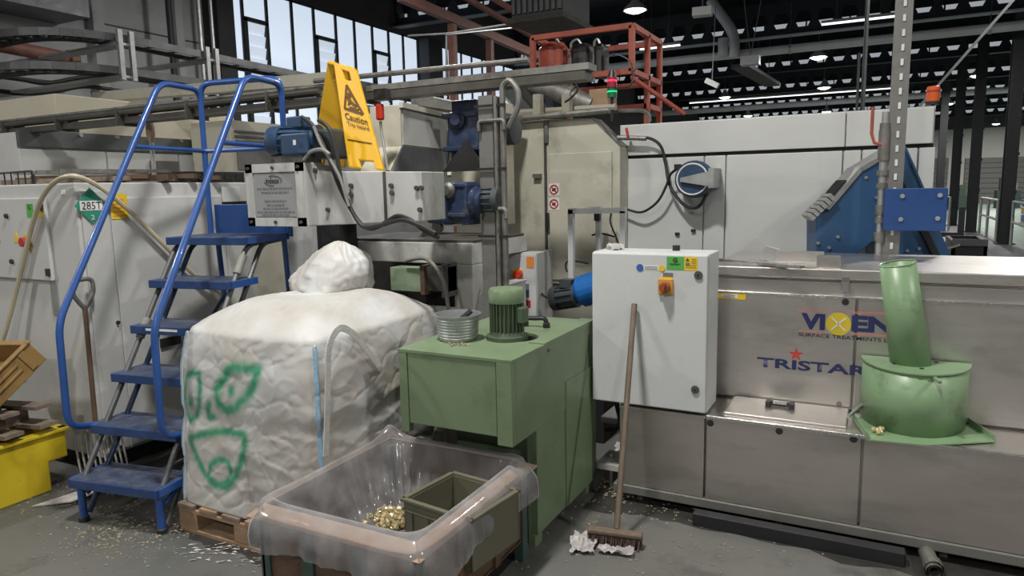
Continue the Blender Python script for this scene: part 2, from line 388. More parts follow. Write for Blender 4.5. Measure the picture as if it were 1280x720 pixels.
for i, (a, b, lv) in enumerate(bays):
    y0 = PX(a, 60, WX).y; y1 = PX(b, 60, WX).y
    t = bpy.data.objects.new('window_%d' % (i+1), None); COL.objects.link(t); t['kind'] = 'structure'
    t['label'] = 'tall factory window with an opening slatted louvre' if lv else 'tall pale translucent factory window light'
    t.location = (WX, (y0+y1)/2, SILL); WORLD_M[t.name] = Matrix.Translation(t.location)
    fw = .03
    m = MB(); m.box(WX-.04, WX-.01, y0, y0+fw, SILL, HEAD); m.box(WX-.04, WX-.01, y1-fw, y1, SILL, HEAD); m.box(WX-.04, WX-.01, y0, y1, SILL, SILL+fw); m.box(WX-.04, WX-.01, y0, y1, HEAD-fw, HEAD)
    if lv: m.box(WX-.04, WX+.02, y0, y1, 4.56, 4.63); m.box(WX-.04, WX+.02, y0+.0, y0+.07, SILL, 4.6); m.box(WX-.04, WX+.02, y1-.07, y1, SILL, 4.6)
    m.build('window_frame', 'window_frame_dark', t)
    B(WX-.06, WX-.05, y0, y1, 4.6 if lv else SILL, HEAD).build('pane', 'daylight_pane', t)
    if lv:
        n = 9
        for k in range(n):
            z = SILL + (4.56-SILL)*(k+.5)/n
            MB().obox((WX-.03, (y0+y1)/2, z), (.012, y1-y0-.12, (4.56-SILL)/n*.97), (0, .22, 0)).build('louvre_slat', 'louvre_glass', t)
for a, b in ((523, 540), (642, 656), (680, 720)):
    B(WX-.3, WX+.3, PX(a, 60, WX).y, PX(b, 60, WX).y, SILL, HEAD).build('pier', 'window_frame_dark', wl)
B(WX-.3, WX, PX(700, 60, WX).y, 57, SILL, HEAD).build('far_panel', 'wall_dark', wl)

# ------------------------------------------------------------------ roof: castellated beams with rooflights behind them
ZB = 5.25
for i, yb in enumerate((13.6, 19.6, 25.6, 31.4, 37.4, 43.6, 49.6)):
    t = thing('castellated_beam', ['dark castellated roof beam, first from the camera, cut off by the top edge', 'dark castellated roof beam over a flange coloured pale as if lit, nearest with a full row of holes', 'dark castellated roof beam second behind the pale flanged one', 'dark castellated roof beam third behind the pale flanged one', 'dark castellated roof beam fourth behind the pale flanged one', 'dark castellated roof beam fifth, just above the white enclosure', 'dark castellated roof beam farthest back in the hall'][i], 'roof beam', (3, yb, ZB), 'castellated roof beams')
    m = MB(); p = .52; z0, zb, zm, zt, z1 = ZB, ZB+.17, ZB+.36, ZB+.55, ZB+.8
    x = -9.98
    while x < 15.9:
        a, b, c, d = x+.06, x+.15, x+.37, x+.46
        V = lambda u, z: (u, yb, z)
        m.add([V(x, z0), V(x+p, z0), V(x+p, zb), V(x, zb)], [(0,1,2,3)]); m.add([V(x, zt), V(x+p, zt), V(x+p, z1), V(x, z1)], [(0,1,2,3)])
        m.add([V(x, zb), V(b, zb), V(a, zm), V(b, zt), V(x, zt)], [(0,1,2,3,4)]); m.add([V(c, zb), V(x+p, zb), V(x+p, zt), V(c, zt), V(d, zm)], [(0,1,2,3,4)])
        x += p
    m.build('web', 'beam_dark', t, solid=.02)
    m = MB(); m.box(-9.98, 15.98, yb-.13, yb+.13, ZB-.03, ZB); m.build('bottom_flange', 'flange_painted_lit' if i in (1,) else 'beam_dark', t)  # light on the second beam's flange is painted in as a paler colour
    B(-9.98, 15.98, yb-.13, yb+.13, ZB+.8, ZB+.83).build('top_flange', 'beam_dark', t)
    w = B(-9.98, 15.98, yb+.40, yb+.42, ZB+.17, ZB+.36).build('window_%d' % (len(bays)+i+1), 'rooflight_pane'); struct(w, 'long narrow rooflight behind a castellated beam')
    g = B(-9.98, 15.98, yb+.38, yb+.44, ZB+.36, 6.6).build('trim_%d' % (i+3), 'roof_dark'); struct(g, 'dark roof upstand above a rooflight')
    B(-9.98, 15.98, yb+.38, yb+.44, ZB+.12, ZB+.17).build('sill', 'roof_dark', g)
    for k in range(26):
        B(-9.9+k, -9.86+k, yb+.385, yb+.42, ZB+.17, ZB+.4).build('glazing_bar', 'roof_dark', g)

# pale service pipes along the hall
for i, (pp, z, r, lab) in enumerate((((1000, 60), 4.9, .105, 'thick pale grey service pipe running under the roof, the upper one'), ((1000, 130), 4.9, .12, 'thick pale grey service pipe running under the roof, the lower one'))):
    y = PZ(*pp, z).y
    t = thing('service_pipe', lab, 'pipe', (0, y, z), 'pale service pipes under the roof')
    MB().cyl((-9.9, y, z), (15.9, y, z), r, 14).build('pipe_run', 'pipe_pale', t, smooth=True)
    for x in (-6, -2.2, 2, 6):
        MB().lathe([(r+.015, -.03), (r+.015, .03)], (x, y, z), (1, 0, 0), 14).build('clamp', 'galvanised', t); B(x-.01, x+.01, y-.01, y+.01, z+r, 6.6).build('hanger', 'galvanised_dark', t)
for i, (a, b, z, lab) in enumerate((((1027, 31), (1120, 17), 5.1, 'thin lit batten lamp under the roof, top right'), ((862, 129), (1130, 100), 5.1, 'long thin lit batten lamp line above the white enclosure'), ((800, 62), (850, 54), 5.1, 'thin lit batten lamp beside the red guard rail'))):
    A = PZ(*a, z); y = A.y; Bp = PY(*b, y)
    t = thing('batten_lamp', lab, 'lamp', (A.x, y, z), 'batten lamps under the roof')
    B(A.x, Bp.x, y-.04, y+.04, z+.02, z+.08).build('housing', 'lamp_shade', t); B(A.x, Bp.x, y-.025, y+.025, z-.015, z+.02).build('diffuser', 'tube_glow', t)
    for x in (A.x+.3, Bp.x-.3): B(x-.006, x+.006, y-.006, y+.006, z+.08, 6.6).build('hanger', 'galvanised_dark', t)

# high-bay lamps
def high_bay(x, y, z, lab):
    t = thing('high_bay_lamp', lab, 'lamp', (x, y, z), 'high-bay lamps hanging from the roof')
    MB().lathe([(.05, .30), (.07, .26), (.09, .18), (.22, .06), (.25, 0), (.24, 0), (.20, .05), (.08, .16)], (x, y, z), (0,0,1), 20).build('shade', 'lamp_shade', t, smooth=True)
    MB().lathe([(.001, -.06), (.10, -.05), (.18, -.02), (.20, .02), (.001, .03)], (x, y, z+.0), (0,0,1), 20).build('lens', 'lamp_glow', t, smooth=True)
    MB().cyl((x, y, z+.28), (x, y, 6.6), .012, 6).build('suspension_rod', 'galvanised_dark', t)
more = [(1023, 72), (1030, 110), (1033, 140), (935, 145), (1222, 95), (1185, 130), (1245, 155), (906, 122)]
labs = ['bright high-bay lamp left of the perforated post, highest of its column', 'small high-bay lamp below the brightest one left of the perforated post', 'dim high-bay lamp just above the white enclosure, left of the perforated post', 'high-bay lamp hanging just above the top of the white enclosure, nearest the red guard rail', 'high-bay lamp right of the orange beacon, the highest there', 'high-bay lamp just below right of the orange beacon', 'far high-bay lamp between the two rightmost black posts', 'tiny far high-bay lamp above the middle of the white enclosure']
for (a, b), l in zip(more, labs):
    q = PZ(a, b, 5.0); high_bay(q.x, q.y, 5.0, l)
high_bay(9.0, 30.0, 5.0, 'high-bay lamp over the goods beyond the railing, outside the frame'); high_bay(9.5, 42.0, 5.0, 'high-bay lamp over the far machines, outside the frame')
lab0 = ['high-bay lamp over the bulk bag, above the frame', 'high-bay lamp over the stainless machine, above the frame', 'high-bay lamp behind the camera, left one', 'high-bay lamp behind the camera, right one', 'high-bay lamp far left, above the frame', 'high-bay lamp over the grey left machine row, above the frame', 'high-bay lamp over the white enclosure, above the frame', 'single bright high-bay lamp above the red guard rail', 'high-bay lamp over the walkway, above the frame']
for (x, y, k), l in zip(LAMPS, lab0): high_bay(x, y, LAMP_Z, l)

# red-brown roof steel on the left
t = thing('roof_strut', 'red-brown sloping steel member running in front of the windows', 'roof strut', (-7, 10, 4)); MB().beam(PX(500, -5, -7), PX(700, 82, -7), .12, .16).build('member', 'red_beam', t)
for a, yy, lab in ((565, 30, 'red-brown slim steel post in front of the windows, left one'), (612, 50, 'red-brown slim steel post in front of the windows, right one')):
    p = PX(a, yy, -7); q = MB().box(-7.06, -6.94, p.y-.06, p.y+.06, 0, p.z); tag(q.build('steel_post', 'red_beam'), lab, 'post', 'red-brown posts by the windows')
for i, (a, b) in enumerate((((570, -10), (690, 60)), ((600, -12), (700, 48)))):
    p = PX(*a, -4.2); q = PX(*b, -4.2)
    tag(MB().beam(p, q, .05, .05).build('conduit_pipe', 'red_beam'), ['thin red conduit slanting under the roof, lower', 'thin red conduit slanting under the roof, upper'][i], 'conduit', 'red roof conduits')
p = PY(420, 62, 9); q = PY(680, 28, 9)
tag(MB().tube([PY(510, 45, 9), PY(562, 42, 9), PY(690, 22, 9)], .016, 6).build('conduit_pipe', 'galvanised_dark'), 'thin grey conduit crossing above the windows', 'conduit')
tag(MB().tube([PY(558, 100, 9), PY(558, 44, 9), PY(575, 42, 9), PY(690, 30, 9)], .015, 6).build('conduit_pipe', 'galvanised_dark'), 'thin grey conduit dropping down in front of the windows', 'conduit')

# suspended dark unit, top centre
p = PY(640, 28, 7.5); q = PY(704, 25, 7.5)
t = thing('unit_heater', 'dark slatted unit heater hanging from the roof, cut by the top edge', 'heater', (p.x, 7.5, p.z))
zb = (p.z+q.z)/2
B(p.x, q.x, 7.5, 8.3, zb+.06, zb+1.0).build('casing', 'wall_dark', t)
for k in range(9):
    x = p.x + (q.x-p.x)*(k+.5)/9; B(x-.02, x+.02, 7.47, 7.5, zb+.1, zb+.95).build('fin', 'galvanised_dark', t)
B(p.x-.03, q.x+.03, 7.44, 8.35, zb, zb+.06).build('base_tray', 'grime', t)
for x in (p.x+.1, q.x-.1): B(x-.01, x+.01, 7.9, 7.92, zb+1.0, 6.6).build('hanger', 'galvanised_dark', t)

# galvanised duct bend and cable tray hung in the middle distance
t = thing('duct_bend', 'galvanised duct coming down diagonally to two stubs on the pale pipe', 'duct', (0, 19, 5))
yq = PZ(1000, 60, 4.9).y - .3
MB().tube(round_path([PY(888, 0, yq), PY(918, 42, yq), PY(918, 72, yq)], .3), .13, 12).build('down_pipe', 'pipe_pale', t, smooth=True)
MB().cyl(PY(904, 48, yq), PY(904, 70, yq), .13, 12).build('stub', 'pipe_pale', t, smooth=True); MB().beam(PY(904, 52, yq), PY(918, 58, yq), .12, .12).build('bracket', 'galvanised', t)
t = thing('junction_box', 'pale junction box hanging on wires beside the duct', 'box', (0, 18, 5))
p = PY(938, 76, yq); MB().obox(p, (.45, .3, .22)).build('casing', 'white_paint', t); MB().cyl(p+Vector((0,0,.1)), Vector((p.x-.25, p.y, 6.6)), .012, 5).build('wire', 'galvanised', t); MB().cyl(p+Vector((0,0,.1)), Vector((p.x+.3, p.y, 6.6)), .012, 5).build('wire', 'galvanised', t)
t = thing('cable_tray', 'dark cable tray running away below the pale pipe', 'cable tray', PZ(925, 82, 4.8)); A = PZ(925, 82, 4.8); Bq = PZ(966, 106, 4.8); MB().beam(A, Bq, .5, .1).build('tray_bed', 'galvanised_dark', t)
for f in (.15, .5, .85): p = A.lerp(Bq, f); MB().cyl(p, (p.x, p.y, 6.6), .015, 5).build('hanger', 'galvanised_dark', t)
p = PY(890, 104, 17); t = thing('floodlight', 'small pale floodlight on a bent bracket under the roof', 'lamp', p); MB().obox(p, (.32, .12, .12), (0, .5, 0)).build('casing', 'white_paint', t); MB().cyl(p, Vector((p.x+.08, p.y, 6.6)), .012, 5).build('bracket', 'galvanised', t)
p = PY(878, 15, 12); t = thing('floodlight', 'pale floodlight near the top edge beside the duct', 'lamp', p); MB().obox(p, (.30, .2, .13), (0, 0, .1)).build('casing', 'white_paint', t); MB().cyl(p, Vector((p.x, p.y, 6.6)), .012, 5).build('bracket', 'galvanised_dark', t)

# thin uprights and the diagonal brace right of centre
for a, b, r, lab in (((1085, -6), (1077, 160), .022, 'thin grey upright conduit left of the perforated post, the tall one'), ((1075, 66), (1070, 160), .014, 'thinner short conduit beside the tall upright')):
    p = PY(*a, 8.6); q = PY(*b, 8.6); tag(MB().cyl((q.x, 8.6, 0), (q.x, 8.6, p.z), r, 8).build('conduit_pipe', 'galvanised_dark', smooth=True), lab, 'conduit', 'upright conduits')
p = PY(1272, -6, 10); q = PY(1138, 146, 10); p = q+(p-q)*((6.6-q.z)/(p.z-q.z)); q = q-(p-q).normalized()*.1; tag(MB().beam(p, q, .025, .03).build('brace_rod', 'galvanised_dark'), 'long thin diagonal brace rod crossing the roof at right', 'brace')

# ------------------------------------------------------------------ far right: black posts, railings, goods
def black_post(x, y, lab):
    t = thing('steel_post', lab, 'post', (x, y, 0), 'black posts along the walkway')
    m = MB(); m.box(x-.13, x+.13, y-.16, y-.13, 0, 6.6); m.box(x-.13, x+.13, y+.13, y+.16, 0, 6.6); m.box(x-.02, x+.02, y-.13, y+.13, 0, 6.6); m.build('column', 'post_black', t)
    B(x-.2, x+.2, y-.22, y+.22, 0, .03).build('base_plate', 'post_black', t)
    for k in range(5): B(x+.13, x+.16, y-.08, y+.08, 1.2+k*.9, 1.27+k*.9).build('cleat', 'post_black', t)
for (a, b), lab in zip(((1255, 305), (1213, 290), (1190, 282), (1172, 275)), ('thick black steel post at the far right, the nearest', 'black steel post, second from the right edge', 'black steel post, third from the right edge', 'black steel post close beside the white enclosure')):
    p = PZ(a, b, 0); black_post(p.x, p.y, lab)
def railing(pts, lab):
    t = thing('guard_railing', lab, 'railing', (pts[0][0], pts[0][1], 0), 'galvanised walkway railings')
    for (x, y) in pts: MB().cyl((x, y, 0), (x, y, 1.05), .035, 8).build('rail_post', 'galvanised', t, smooth=True)
    for i in range(len(pts)-1):
        for z in (1.03, .55): MB().cyl((*pts[i], z), (*pts[i+1], z), .03, 8).build('rail', 'galvanised', t, smooth=True)
railing([(2.75, 13.0), (2.75, 15.4), (2.75, 17.8), (2.75, 20.0)], 'galvanised railing right of the nearest black post')
railing([(2.6, 21.2), (2.6, 23.0), (2.6, 24.6)], 'galvanised railing between the two rightmost black posts')
railing([(1.9, 25.6), (1.9, 28.0), (1.9, 31.0)], 'galvanised railing beside the blue box, farthest one')
t = thing('barrier_post', 'short black barrier with rail right of the blue box', 'barrier', (1.2, 13, 0))
p = PZ(1198, 318, 0)
p = Vector((1.35, 15.5, 0)); B(p.x-.05, p.x+.05, p.y-.05, p.y+.05, 0, 1.05).build('upright', 'post_black', t); B(p.x-.9, p.x, p.y-.03, p.y+.03, .5, .58).build('rail', 'post_black', t)
def goods(name, lab, cat, p0, w, d, h, body, trim, group='goods beyond the railing'):
    t = thing(name, lab, cat, p0, group); x, y = p0[0], p0[1]
    m = MB(); 
    for sx in (0, .45, .9): m.box(x+w*sx, x+w*(sx+.1), y, y+d, 0, .12)
    m.box(x, x+w, y, y+d, .12, .15); m.build('pallet_base', 'wood_pallet', t)
    n = 3
    for k in range(n):
        B(x+.02, x+w-.02, y+.02, y+d-.02, .15+h*k/n, .15+h*(k+.92)/n).build('tier', body if k % 2 == 0 else trim, t, bevel=.02)
goods('stacked_crates', 'dark blue crates stacked on a pallet beyond the railing', 'crates', (4.1, 27.5, 0), 1.0, .9, .75, 'blue_box', 'crate_tan')
goods('stacked_crates', 'blue and white boxes on a pallet between the right black posts', 'crates', (5.4, 28.5, 0), 1.5, 1.0, .95, 'white_paint', 'blue_bright')
goods('stacked_crates', 'blue crates farther back at the right edge', 'crates', (8.0, 31, 0), 2.2, 1.2, 1.1, 'blue_box', 'white_paint')
t = thing('red_trolley', 'red upright trolley rack at the right edge', 'trolley', (5.0, 23, 0))
x, y = 4.95, 22.6
for sx in (0, .55):
    for sy in (0, .5): B(x+sx, x+sx+.05, y+sy, y+sy+.05, .12, 1.2).build('upright', 'red_bright', t)
for z in (.2, .5, .8, 1.1): B(x, x+.6, y, y+.55, z, z+.05).build('shelf', 'red_bright', t)
for sx in (.05, .5): MB().lathe([(.001, -.02), (.06, -.02), (.06, .02), (.001, .02)], (x+sx, y+.1, .06), (1,0,0), 10).build('wheel', 'black_rubber', t)
for i in range(5):
    x = 3.2 + i*2.4; y = 44 + (i % 2)*2.5; h = 1.3+.3*(i % 3)
    t = thing('far_machine', '%s of the low dark green machines before the far wall' % ('leftmost', 'second from left', 'middle one', 'second from right', 'rightmost')[i], 'machine', (x, y, 0), 'far machine row')
    B(x, x+1.1, y, y+1, 0, h*.6).build('base', 'post_green', t); B(x+.15, x+.75, y+.1, y+.8, h*.6, h).build('head', 'green_dark', t); MB().cyl((x+.9, y+.2, h*.6), (x+.9, y+.2, h*.6+.4), .06, 8).build('spindle', 'galvanised', t)

# =================================================================== left: grey cabinet machine with its hose
SX = -3.8; FY = 2.28; TZ = 1.63
t = thing('cabinet_machine', 'long light grey cabinet machine behind the blue steps with warning labels', 'machine', (SX, FY, 0))
B(-6.4, SX, FY, 3.46, .1, TZ).build('body', 'grey_paint', t, bevel=.008)
B(-6.4, SX-.05, FY+.05, 3.4, 0, .1).build('plinth', 'dark_void', t)
d0 = PY(-40, 249, FY); d1 = PY(70, 351, FY)
dr = B(d0.x, d1.x, FY-.022, FY, d1.z, d0.z).build('door', 'grey_paint', t, bevel=.006)
for z in (d0.z-.05, d1.z+.05): B(d1.x-.035, d1.x-.005, FY-.034, FY-.022, z-.02, z+.02).build('hinge', 'black_plastic', dr)
for z in (d0.z-.1, d1.z+.1): p = PY(13, 260, FY); MB().lathe([(.001, 0), (.014, 0), (.014, .012), (.001, .012)], (p.x, FY-.022, z), (0,-1,0), 10).build('lock', 'black_plastic', dr)
p = PY(36, 264, FY)
def sticker(c, w, h, mt, par, n='y', y=None, name='sticker', th=.002):
    x, yy, z = c
    if n == 'y': return B(x-w/2, x+w/2, y-th, y, z-h/2, z+h/2).build(name, mt, par)
    return B(y, y+th, yy-w/2, yy+w/2, z-h/2, z+h/2).build(name, mt, par)
p = PY(43, 263, FY); s = sticker(p, .062, .075, 'green_sticker', dr, y=FY-.022); text('letter', 'G', (p.x-.012, FY-.024, p.z+.005), (p.x+.012, FY-.024, p.z+.005), (p.x-.012, FY-.024, p.z+.03), 'ink_black', dr)
p = PY(56, 264, FY); sticker(p, .035, .07, 'yellow_sticker', dr, y=FY-.022)
p = PY(26, 298, FY); MB().prism([(p.x-.03, p.z-.02), (p.x+.03, p.z-.02), (p.x, p.z+.04)], 'y', FY-.024, FY-.022).build('warning_triangle', 'yellow_sticker', dr)
p = PY(40, 302, FY); sticker(p, .07, .09, 'yellow_sticker', dr, y=FY-.022); MB().lathe([(.001, 0), (.028, 0), (.026, .035), (.001, .035)], (p.x, FY-.024, p.z), (0,-1,0), 14).build('isolator_knob', 'red_sticker', dr, smooth=True)
p = PY(2, 299, FY); sticker(p, .05, .05, 'black_plastic', dr, y=FY-.022, name='gauge')
# side panels
for i, (a, b, zt) in enumerate(((104, 137, 1.585), (140, 279, 1.545), (282, 303, 1.52))):
    y0 = PX(a, 300, SX).y; y1 = PX(b, 300, SX).y
    B(SX, SX+.014, y0, y1, .12, zt).build('side_panel', 'grey_paint', t, bevel=.004)
q0 = PX(277, 234, SX+.02); q1 = PX(300, 252, SX+.02); B(SX+.014, SX+.03, q0.y, q1.y, q1.z, q0.z).build('cover_plate', 'white_paint', t, bevel=.003)
q0 = PX(278, 252, SX+.02); q1 = PX(308, 259, SX+.02); B(SX+.014, SX+.025, q0.y, q1.y, q1.z, q0.z).build('vent_slot', 'dark_void', t)
q0 = PX(200, 424, SX+.02); q1 = PX(226, 429, SX+.02); B(SX+.014, SX+.028, q0.y, q1.y, q1.z, q0.z).build('grip_slot', 'black_plastic', t)
for (a, b) in ((147, 403), (222, 336), (152, 558)):
    p = PX(a, b, SX+.014); MB().lathe([(.001, 0), (.011, 0), (.011, .01), (.001, .01)], p, (1,0,0), 8).build('bolt', 'black_plastic', t)
q0 = PX(62, 354, SX); p = PY(69, 368, FY); B(p.x-.03, p.x+.03, FY-.006, FY, p.z-.12, p.z+.09).build('sample_plate', 'galvanised', t)
c = PX(114, 257, SX+.022); r_ = .098
MB().add([(c.x, c.y-r_*.92, c.z), (c.x, c.y, c.z-r_), (c.x, c.y+r_*.92, c.z), (c.x, c.y, c.z+r_)], [(0,1,2,3)]).build('diamond_sticker', 'teal_sticker', t, solid=.002)
B(c.x+.001, c.x+.003, c.y-.062, c.y+.062, c.z-.026, c.z+.026).build('number_field', 'white_sticker', t)
text('number', '285T', (c.x+.003, c.y-.054, c.z-.02), (c.x+.003, c.y+.054, c.z-.02), (c.x+.003, c.y-.054, c.z+.02), 'ink_black', t)
text('number', '2', (c.x+.003, c.y-.01, c.z-.075), (c.x+.003, c.y+.01, c.z-.075), (c.x+.003, c.y-.01, c.z-.05), 'white_sticker', t)
p = PX(149, 258, SX+.016); s = sticker(p, .10, .14, 'yellow_sticker', t, 'x', y=SX+.015)
for k in range(5): B(SX+.017, SX+.0185, p.y-.04, p.y+.04-.012*(k % 3), p.z-.055+k*.022, p.z-.048+k*.022).build('print_line', 'orange_sticker', t)
p = PX(79, 240, SX); p = PY(79, 240, FY); sticker((p.x, 0, p.z), .035, .025, 'white_sticker', t, y=FY)
# things lying on top of it
t2 = thing('rod_bundle', 'bundle of rusty brown bars lying on top of the grey cabinet machine', 'bars', (-4.6, 2.6, TZ))
for k in range(9):
    a = PZ(36+k*3, 221-k*.4, TZ+.03); y = 2.42+k*.06
    MB().beam((-4.75+.05*k, y, TZ+.02+.012*(k % 3)), (-3.95+.1*(k % 3), y+.28, TZ+.03+.01*(k % 2)), .035, .028).build('bar', 'rust_steel' if k % 3 else 'wood_grey', t2)
for k in range(3): MB().beam((-4.5+k*.22, 2.36, TZ+.07), (-4.42+k*.22, 3.0, TZ+.075), .02, .02).build('cross_bar', 'grubby_steel', t2)
t2 = thing('wire_cage', 'small dark wire cage at the left end of the brown bars', 'cage', (-4.7, 2.4, TZ))
MB().tube(round_path([(-4.62, 2.33, TZ), (-4.62, 2.33, TZ+.07), (-4.25, 2.33, TZ+.075), (-4.25, 2.33, TZ)], .03), .006, 6).build('wire_loop', 'black_plastic', t2)
for k in range(5): MB().cyl((-4.55+k*.07, 2.33, TZ), (-4.55+k*.07, 2.33, TZ+.075), .004, 5).build('wire', 'black_plastic', t2)
p = PX(235, 214, -3.85); q = PX(307, 227, -3.85)
t2 = thing('fan_shroud', 'black rectangular vent box on the back edge of the grey cabinet machine', 'vent', (-3.9, p.y, TZ))
B(-4.15, -3.86, p.y, q.y, TZ, TZ+.07).build('casing', 'black_plastic', t2); 
for k in range(5): yy = p.y+(q.y-p.y)*(k+.5)/5; B(-3.86, -3.853, yy-.03, yy+.03, TZ+.015, TZ+.055).build('opening', 'dark_void', t2)
# hose
hp = [PY(-6, 450, FY-.1), PY(8, 410, FY-.07), PY(25, 345, FY-.05), PY(42, 275, FY-.05), PY(60, 236, FY-.05), PY(88, 220, FY-.04), Vector(PX(122, 232, SX+.06)), PX(160, 262, SX+.05), PX(205, 306, SX+.05), PX(250, 350, SX+.05), PX(282, 372, SX+.06), PX(310, 410, SX+.08)]
tag(MB().tube(smooth_path(hp, 6), .0135, 8).build('air_hose', 'hose_cream', smooth=True), 'cream rubber hose looping over the front corner of the grey cabinet machine', 'hose')

# ------------------------------------------------------------------ rear left machine
RX = -6.6
ya = PX(22, 190, RX).y; yb = PX(305, 190, RX).y; zt = PX(70, 165, RX).z
t = thing('enclosed_line', 'white panelled machine line behind the grey cabinet with cream upper housing', 'machine', (RX, ya, 0))
B(-9.0, RX, ya, yb, 0, zt-.02).build('body', 'grey_paint', t)
pv = 22
for b in (132, 222, 296, 305):
    y0 = PX(pv, 200, RX).y; y1 = PX(b, 200, RX).y; B(RX, RX+.02, y0+.008, y1-.008, .3, zt-.16).build('panel', 'panel_white', t, bevel=.004); pv = b
B(RX, RX+.05, ya, yb, zt-.14, zt+.0).build('rail', 'galvanised_dark', t)
for k in range(7): yy = ya+(yb-ya)*(k+.5)/7; MB().lathe([(.001,0),(.018,0),(.018,.02),(.001,.02)], (RX+.05, yy, zt-.02), (1,0,0), 8).build('bolt', 'galvanised', t)
y0 = PX(70, 140, RX-.05).y; y1 = PX(292, 140, RX-.05).y; B(-8.6, RX-.05, y0, y1, zt, PX(100, 119, RX).z).build('upper_housing', 'cream_upper', t, bevel=.01)
p = PX(185, 201, RX); q = PX(222, 222, RX); B(RX+.02, RX+.035, p.y, q.y, q.z, p.z).build('dark_window', 'roller_grey', t)
q0 = PX(290, 152, -6.0); 
t = thing('louvred_box', 'pale louvred cabinet between the blue steps and the blue motor', 'cabinet', (-6.0, 5.3, 0))
y0 = PX(290, 180, -5.9).y; y1 = PX(345, 180, -5.9).y; zt2 = PX(290, 150, -5.9).z
B(-6.5, -5.9, y0, y1+.6, 0, zt2).build('body', 'cream_paint', t)
for k in range(3): B(-5.9, -5.88, y0+.04, y1, zt2-.12-k*.05, zt2-.10-k*.05).build('slat', 'galvanised_dark', t)
B(-5.9, -5.885, y0+.05, y1+.3, zt2-.5, zt2-.27).build('dark_panel', 'roller_grey', t)
yy = 4.9
tag(MB().beam(PY(122, 122, yy), PY(420, 98, yy), .12, .1).build('cable_duct', 'cream_paint'), 'cream cable duct crossing behind the top of the blue steps', 'duct')
# valve
c = PX(187, 152, -5.2)
t = thing('pipe_valve', 'brass and red valve on a thin upright pipe behind the blue steps', 'valve', (c.x, c.y, 0))
MB().cyl((c.x, c.y, 0), (c.x, c.y, c.z+.12), .017, 8).build('riser', 'galvanised', t, smooth=True)
MB().lathe([(.02, -.16), (.034, -.1), (.034, -.04), (.024, 0), (.034, .04), (.02, .08)], c, (0,0,1), 10).build('body', 'rim_steel', t, smooth=True)
MB().obox(c+Vector((.0, -.02, .05)), (.10, .02, .025)).build('handle', 'red_bright', t)

# ------------------------------------------------------------------ ladder cable trays on the left wall
def tray(za, lab, pts, w=.30):
    t = thing('cable_tray', lab, 'cable tray', pts[0], 'ladder cable trays')
    P_ = smooth_path(round_path(pts, .9, 8), 1)
    for s_, nm in ((-1, 'side_rail'), (1, 'side_rail')):
        m = MB()
        off = []
        for i, p in enumerate(P_):
            d = (P_[min(i+1, len(P_)-1)]-P_[max(i-1, 0)]).normalized(); off.append(p + Vector((-d.y, d.x, 0))*s_*w/2)
        for i in range(len(off)-1): m.beam(off[i], off[i+1], .02, .075)
        m.build(nm, 'galvanised_dark', t)
    L_ = 0
    for i in range(len(P_)-1):
        a, b = P_[i], P_[i+1]; d = (b-a); n = max(1, int(d.length/.3)); nn = Vector((-d.y, d.x, 0)).normalized()*w/2
        for k in range(n): c = a+d*(k+.5)/n; MB().beam(c-nn, c+nn, .025, .015).build('rung', 'galvanised_dark', t)
    m = MB()
    for k in range(4):
        off = []
        for i, p in enumerate(P_):
            d = (P_[min(i+1, len(P_)-1)]-P_[max(i-1, 0)]).normalized(); off.append(p + Vector((-d.y, d.x, 0))*(-.09+.06*k) + Vector((0, 0, .025+.01*(k % 2))))
        MB().tube(off, .013+.004*(k % 2), 6).build('cable', 'black_rubber', t, smooth=True)
    return t
k_ = 1.12
def up(px, py): p = PX(px, py, -7.3); return p
z1 = PX(270, 74, -7.3).z; z2 = PX(270, 108, -7.3).z
tray(0, 'upper galvanised ladder cable tray bending along the left wall', [(-10.0, 4.35, z1+.02), (-7.3, 4.35, z1+.02), (-7.3, 8.6, z1-.05), (-7.3, 15, z1-.05)])
tray(0, 'lower galvanised ladder cable tray with black cables on the left wall', [(-10.0, 4.25, z2), (-7.3, 4.25, z2), (-7.3, 8.4, z2-.02), (-7.3, 15, z2-.02)], .34)
for a in (155, 262):
    p = PX(a, 80, -7.12); t = thing('tray_hanger', 'grey double upright strut holding the cable trays, %s' % ('left one' if a == 155 else 'right one behind the blue steps'), 'strut', (p.x, p.y, 0), 'cable tray struts')
    for s_ in (-.05, .08): B(p.x-.02, p.x+.02, p.y+s_, p.y+s_+.05, z2-.10, z1+.08).build('upright', 'galvanised', t)
    B(-10, p.x, p.y-.05, p.y+.12, z1-.07, z1-.045).build('arm', 'galvanised', t); B(-10, p.x, p.y-.05, p.y+.12, z2-.075, z2-.05).build('arm', 'galvanised', t)
p = PX(0, 58, -8.6); q = PX(90, 74, -8.6)
t = thing('rusty_pipe', 'rusty brown pipe end on the left wall between the cable trays', 'pipe', p); MB().cyl((p.x, p.y-1, p.z+.05), q, .075, 12).build('pipe_run', 'red_beam', t, smooth=True); MB().lathe([(.1, -.05), (.1, .05)], q, q-p, 12).build('flange', 'rust_steel', t)
p = PX(0, 0, -9.6); q = PX(95, 26, -9.6)
tag(MB().box(-9.98, -9.3, -2, q.y, q.z, q.z+.35).build('bulkhead_duct', 'galvanised_dark'), 'grey sheet metal duct in the top left corner', 'duct')

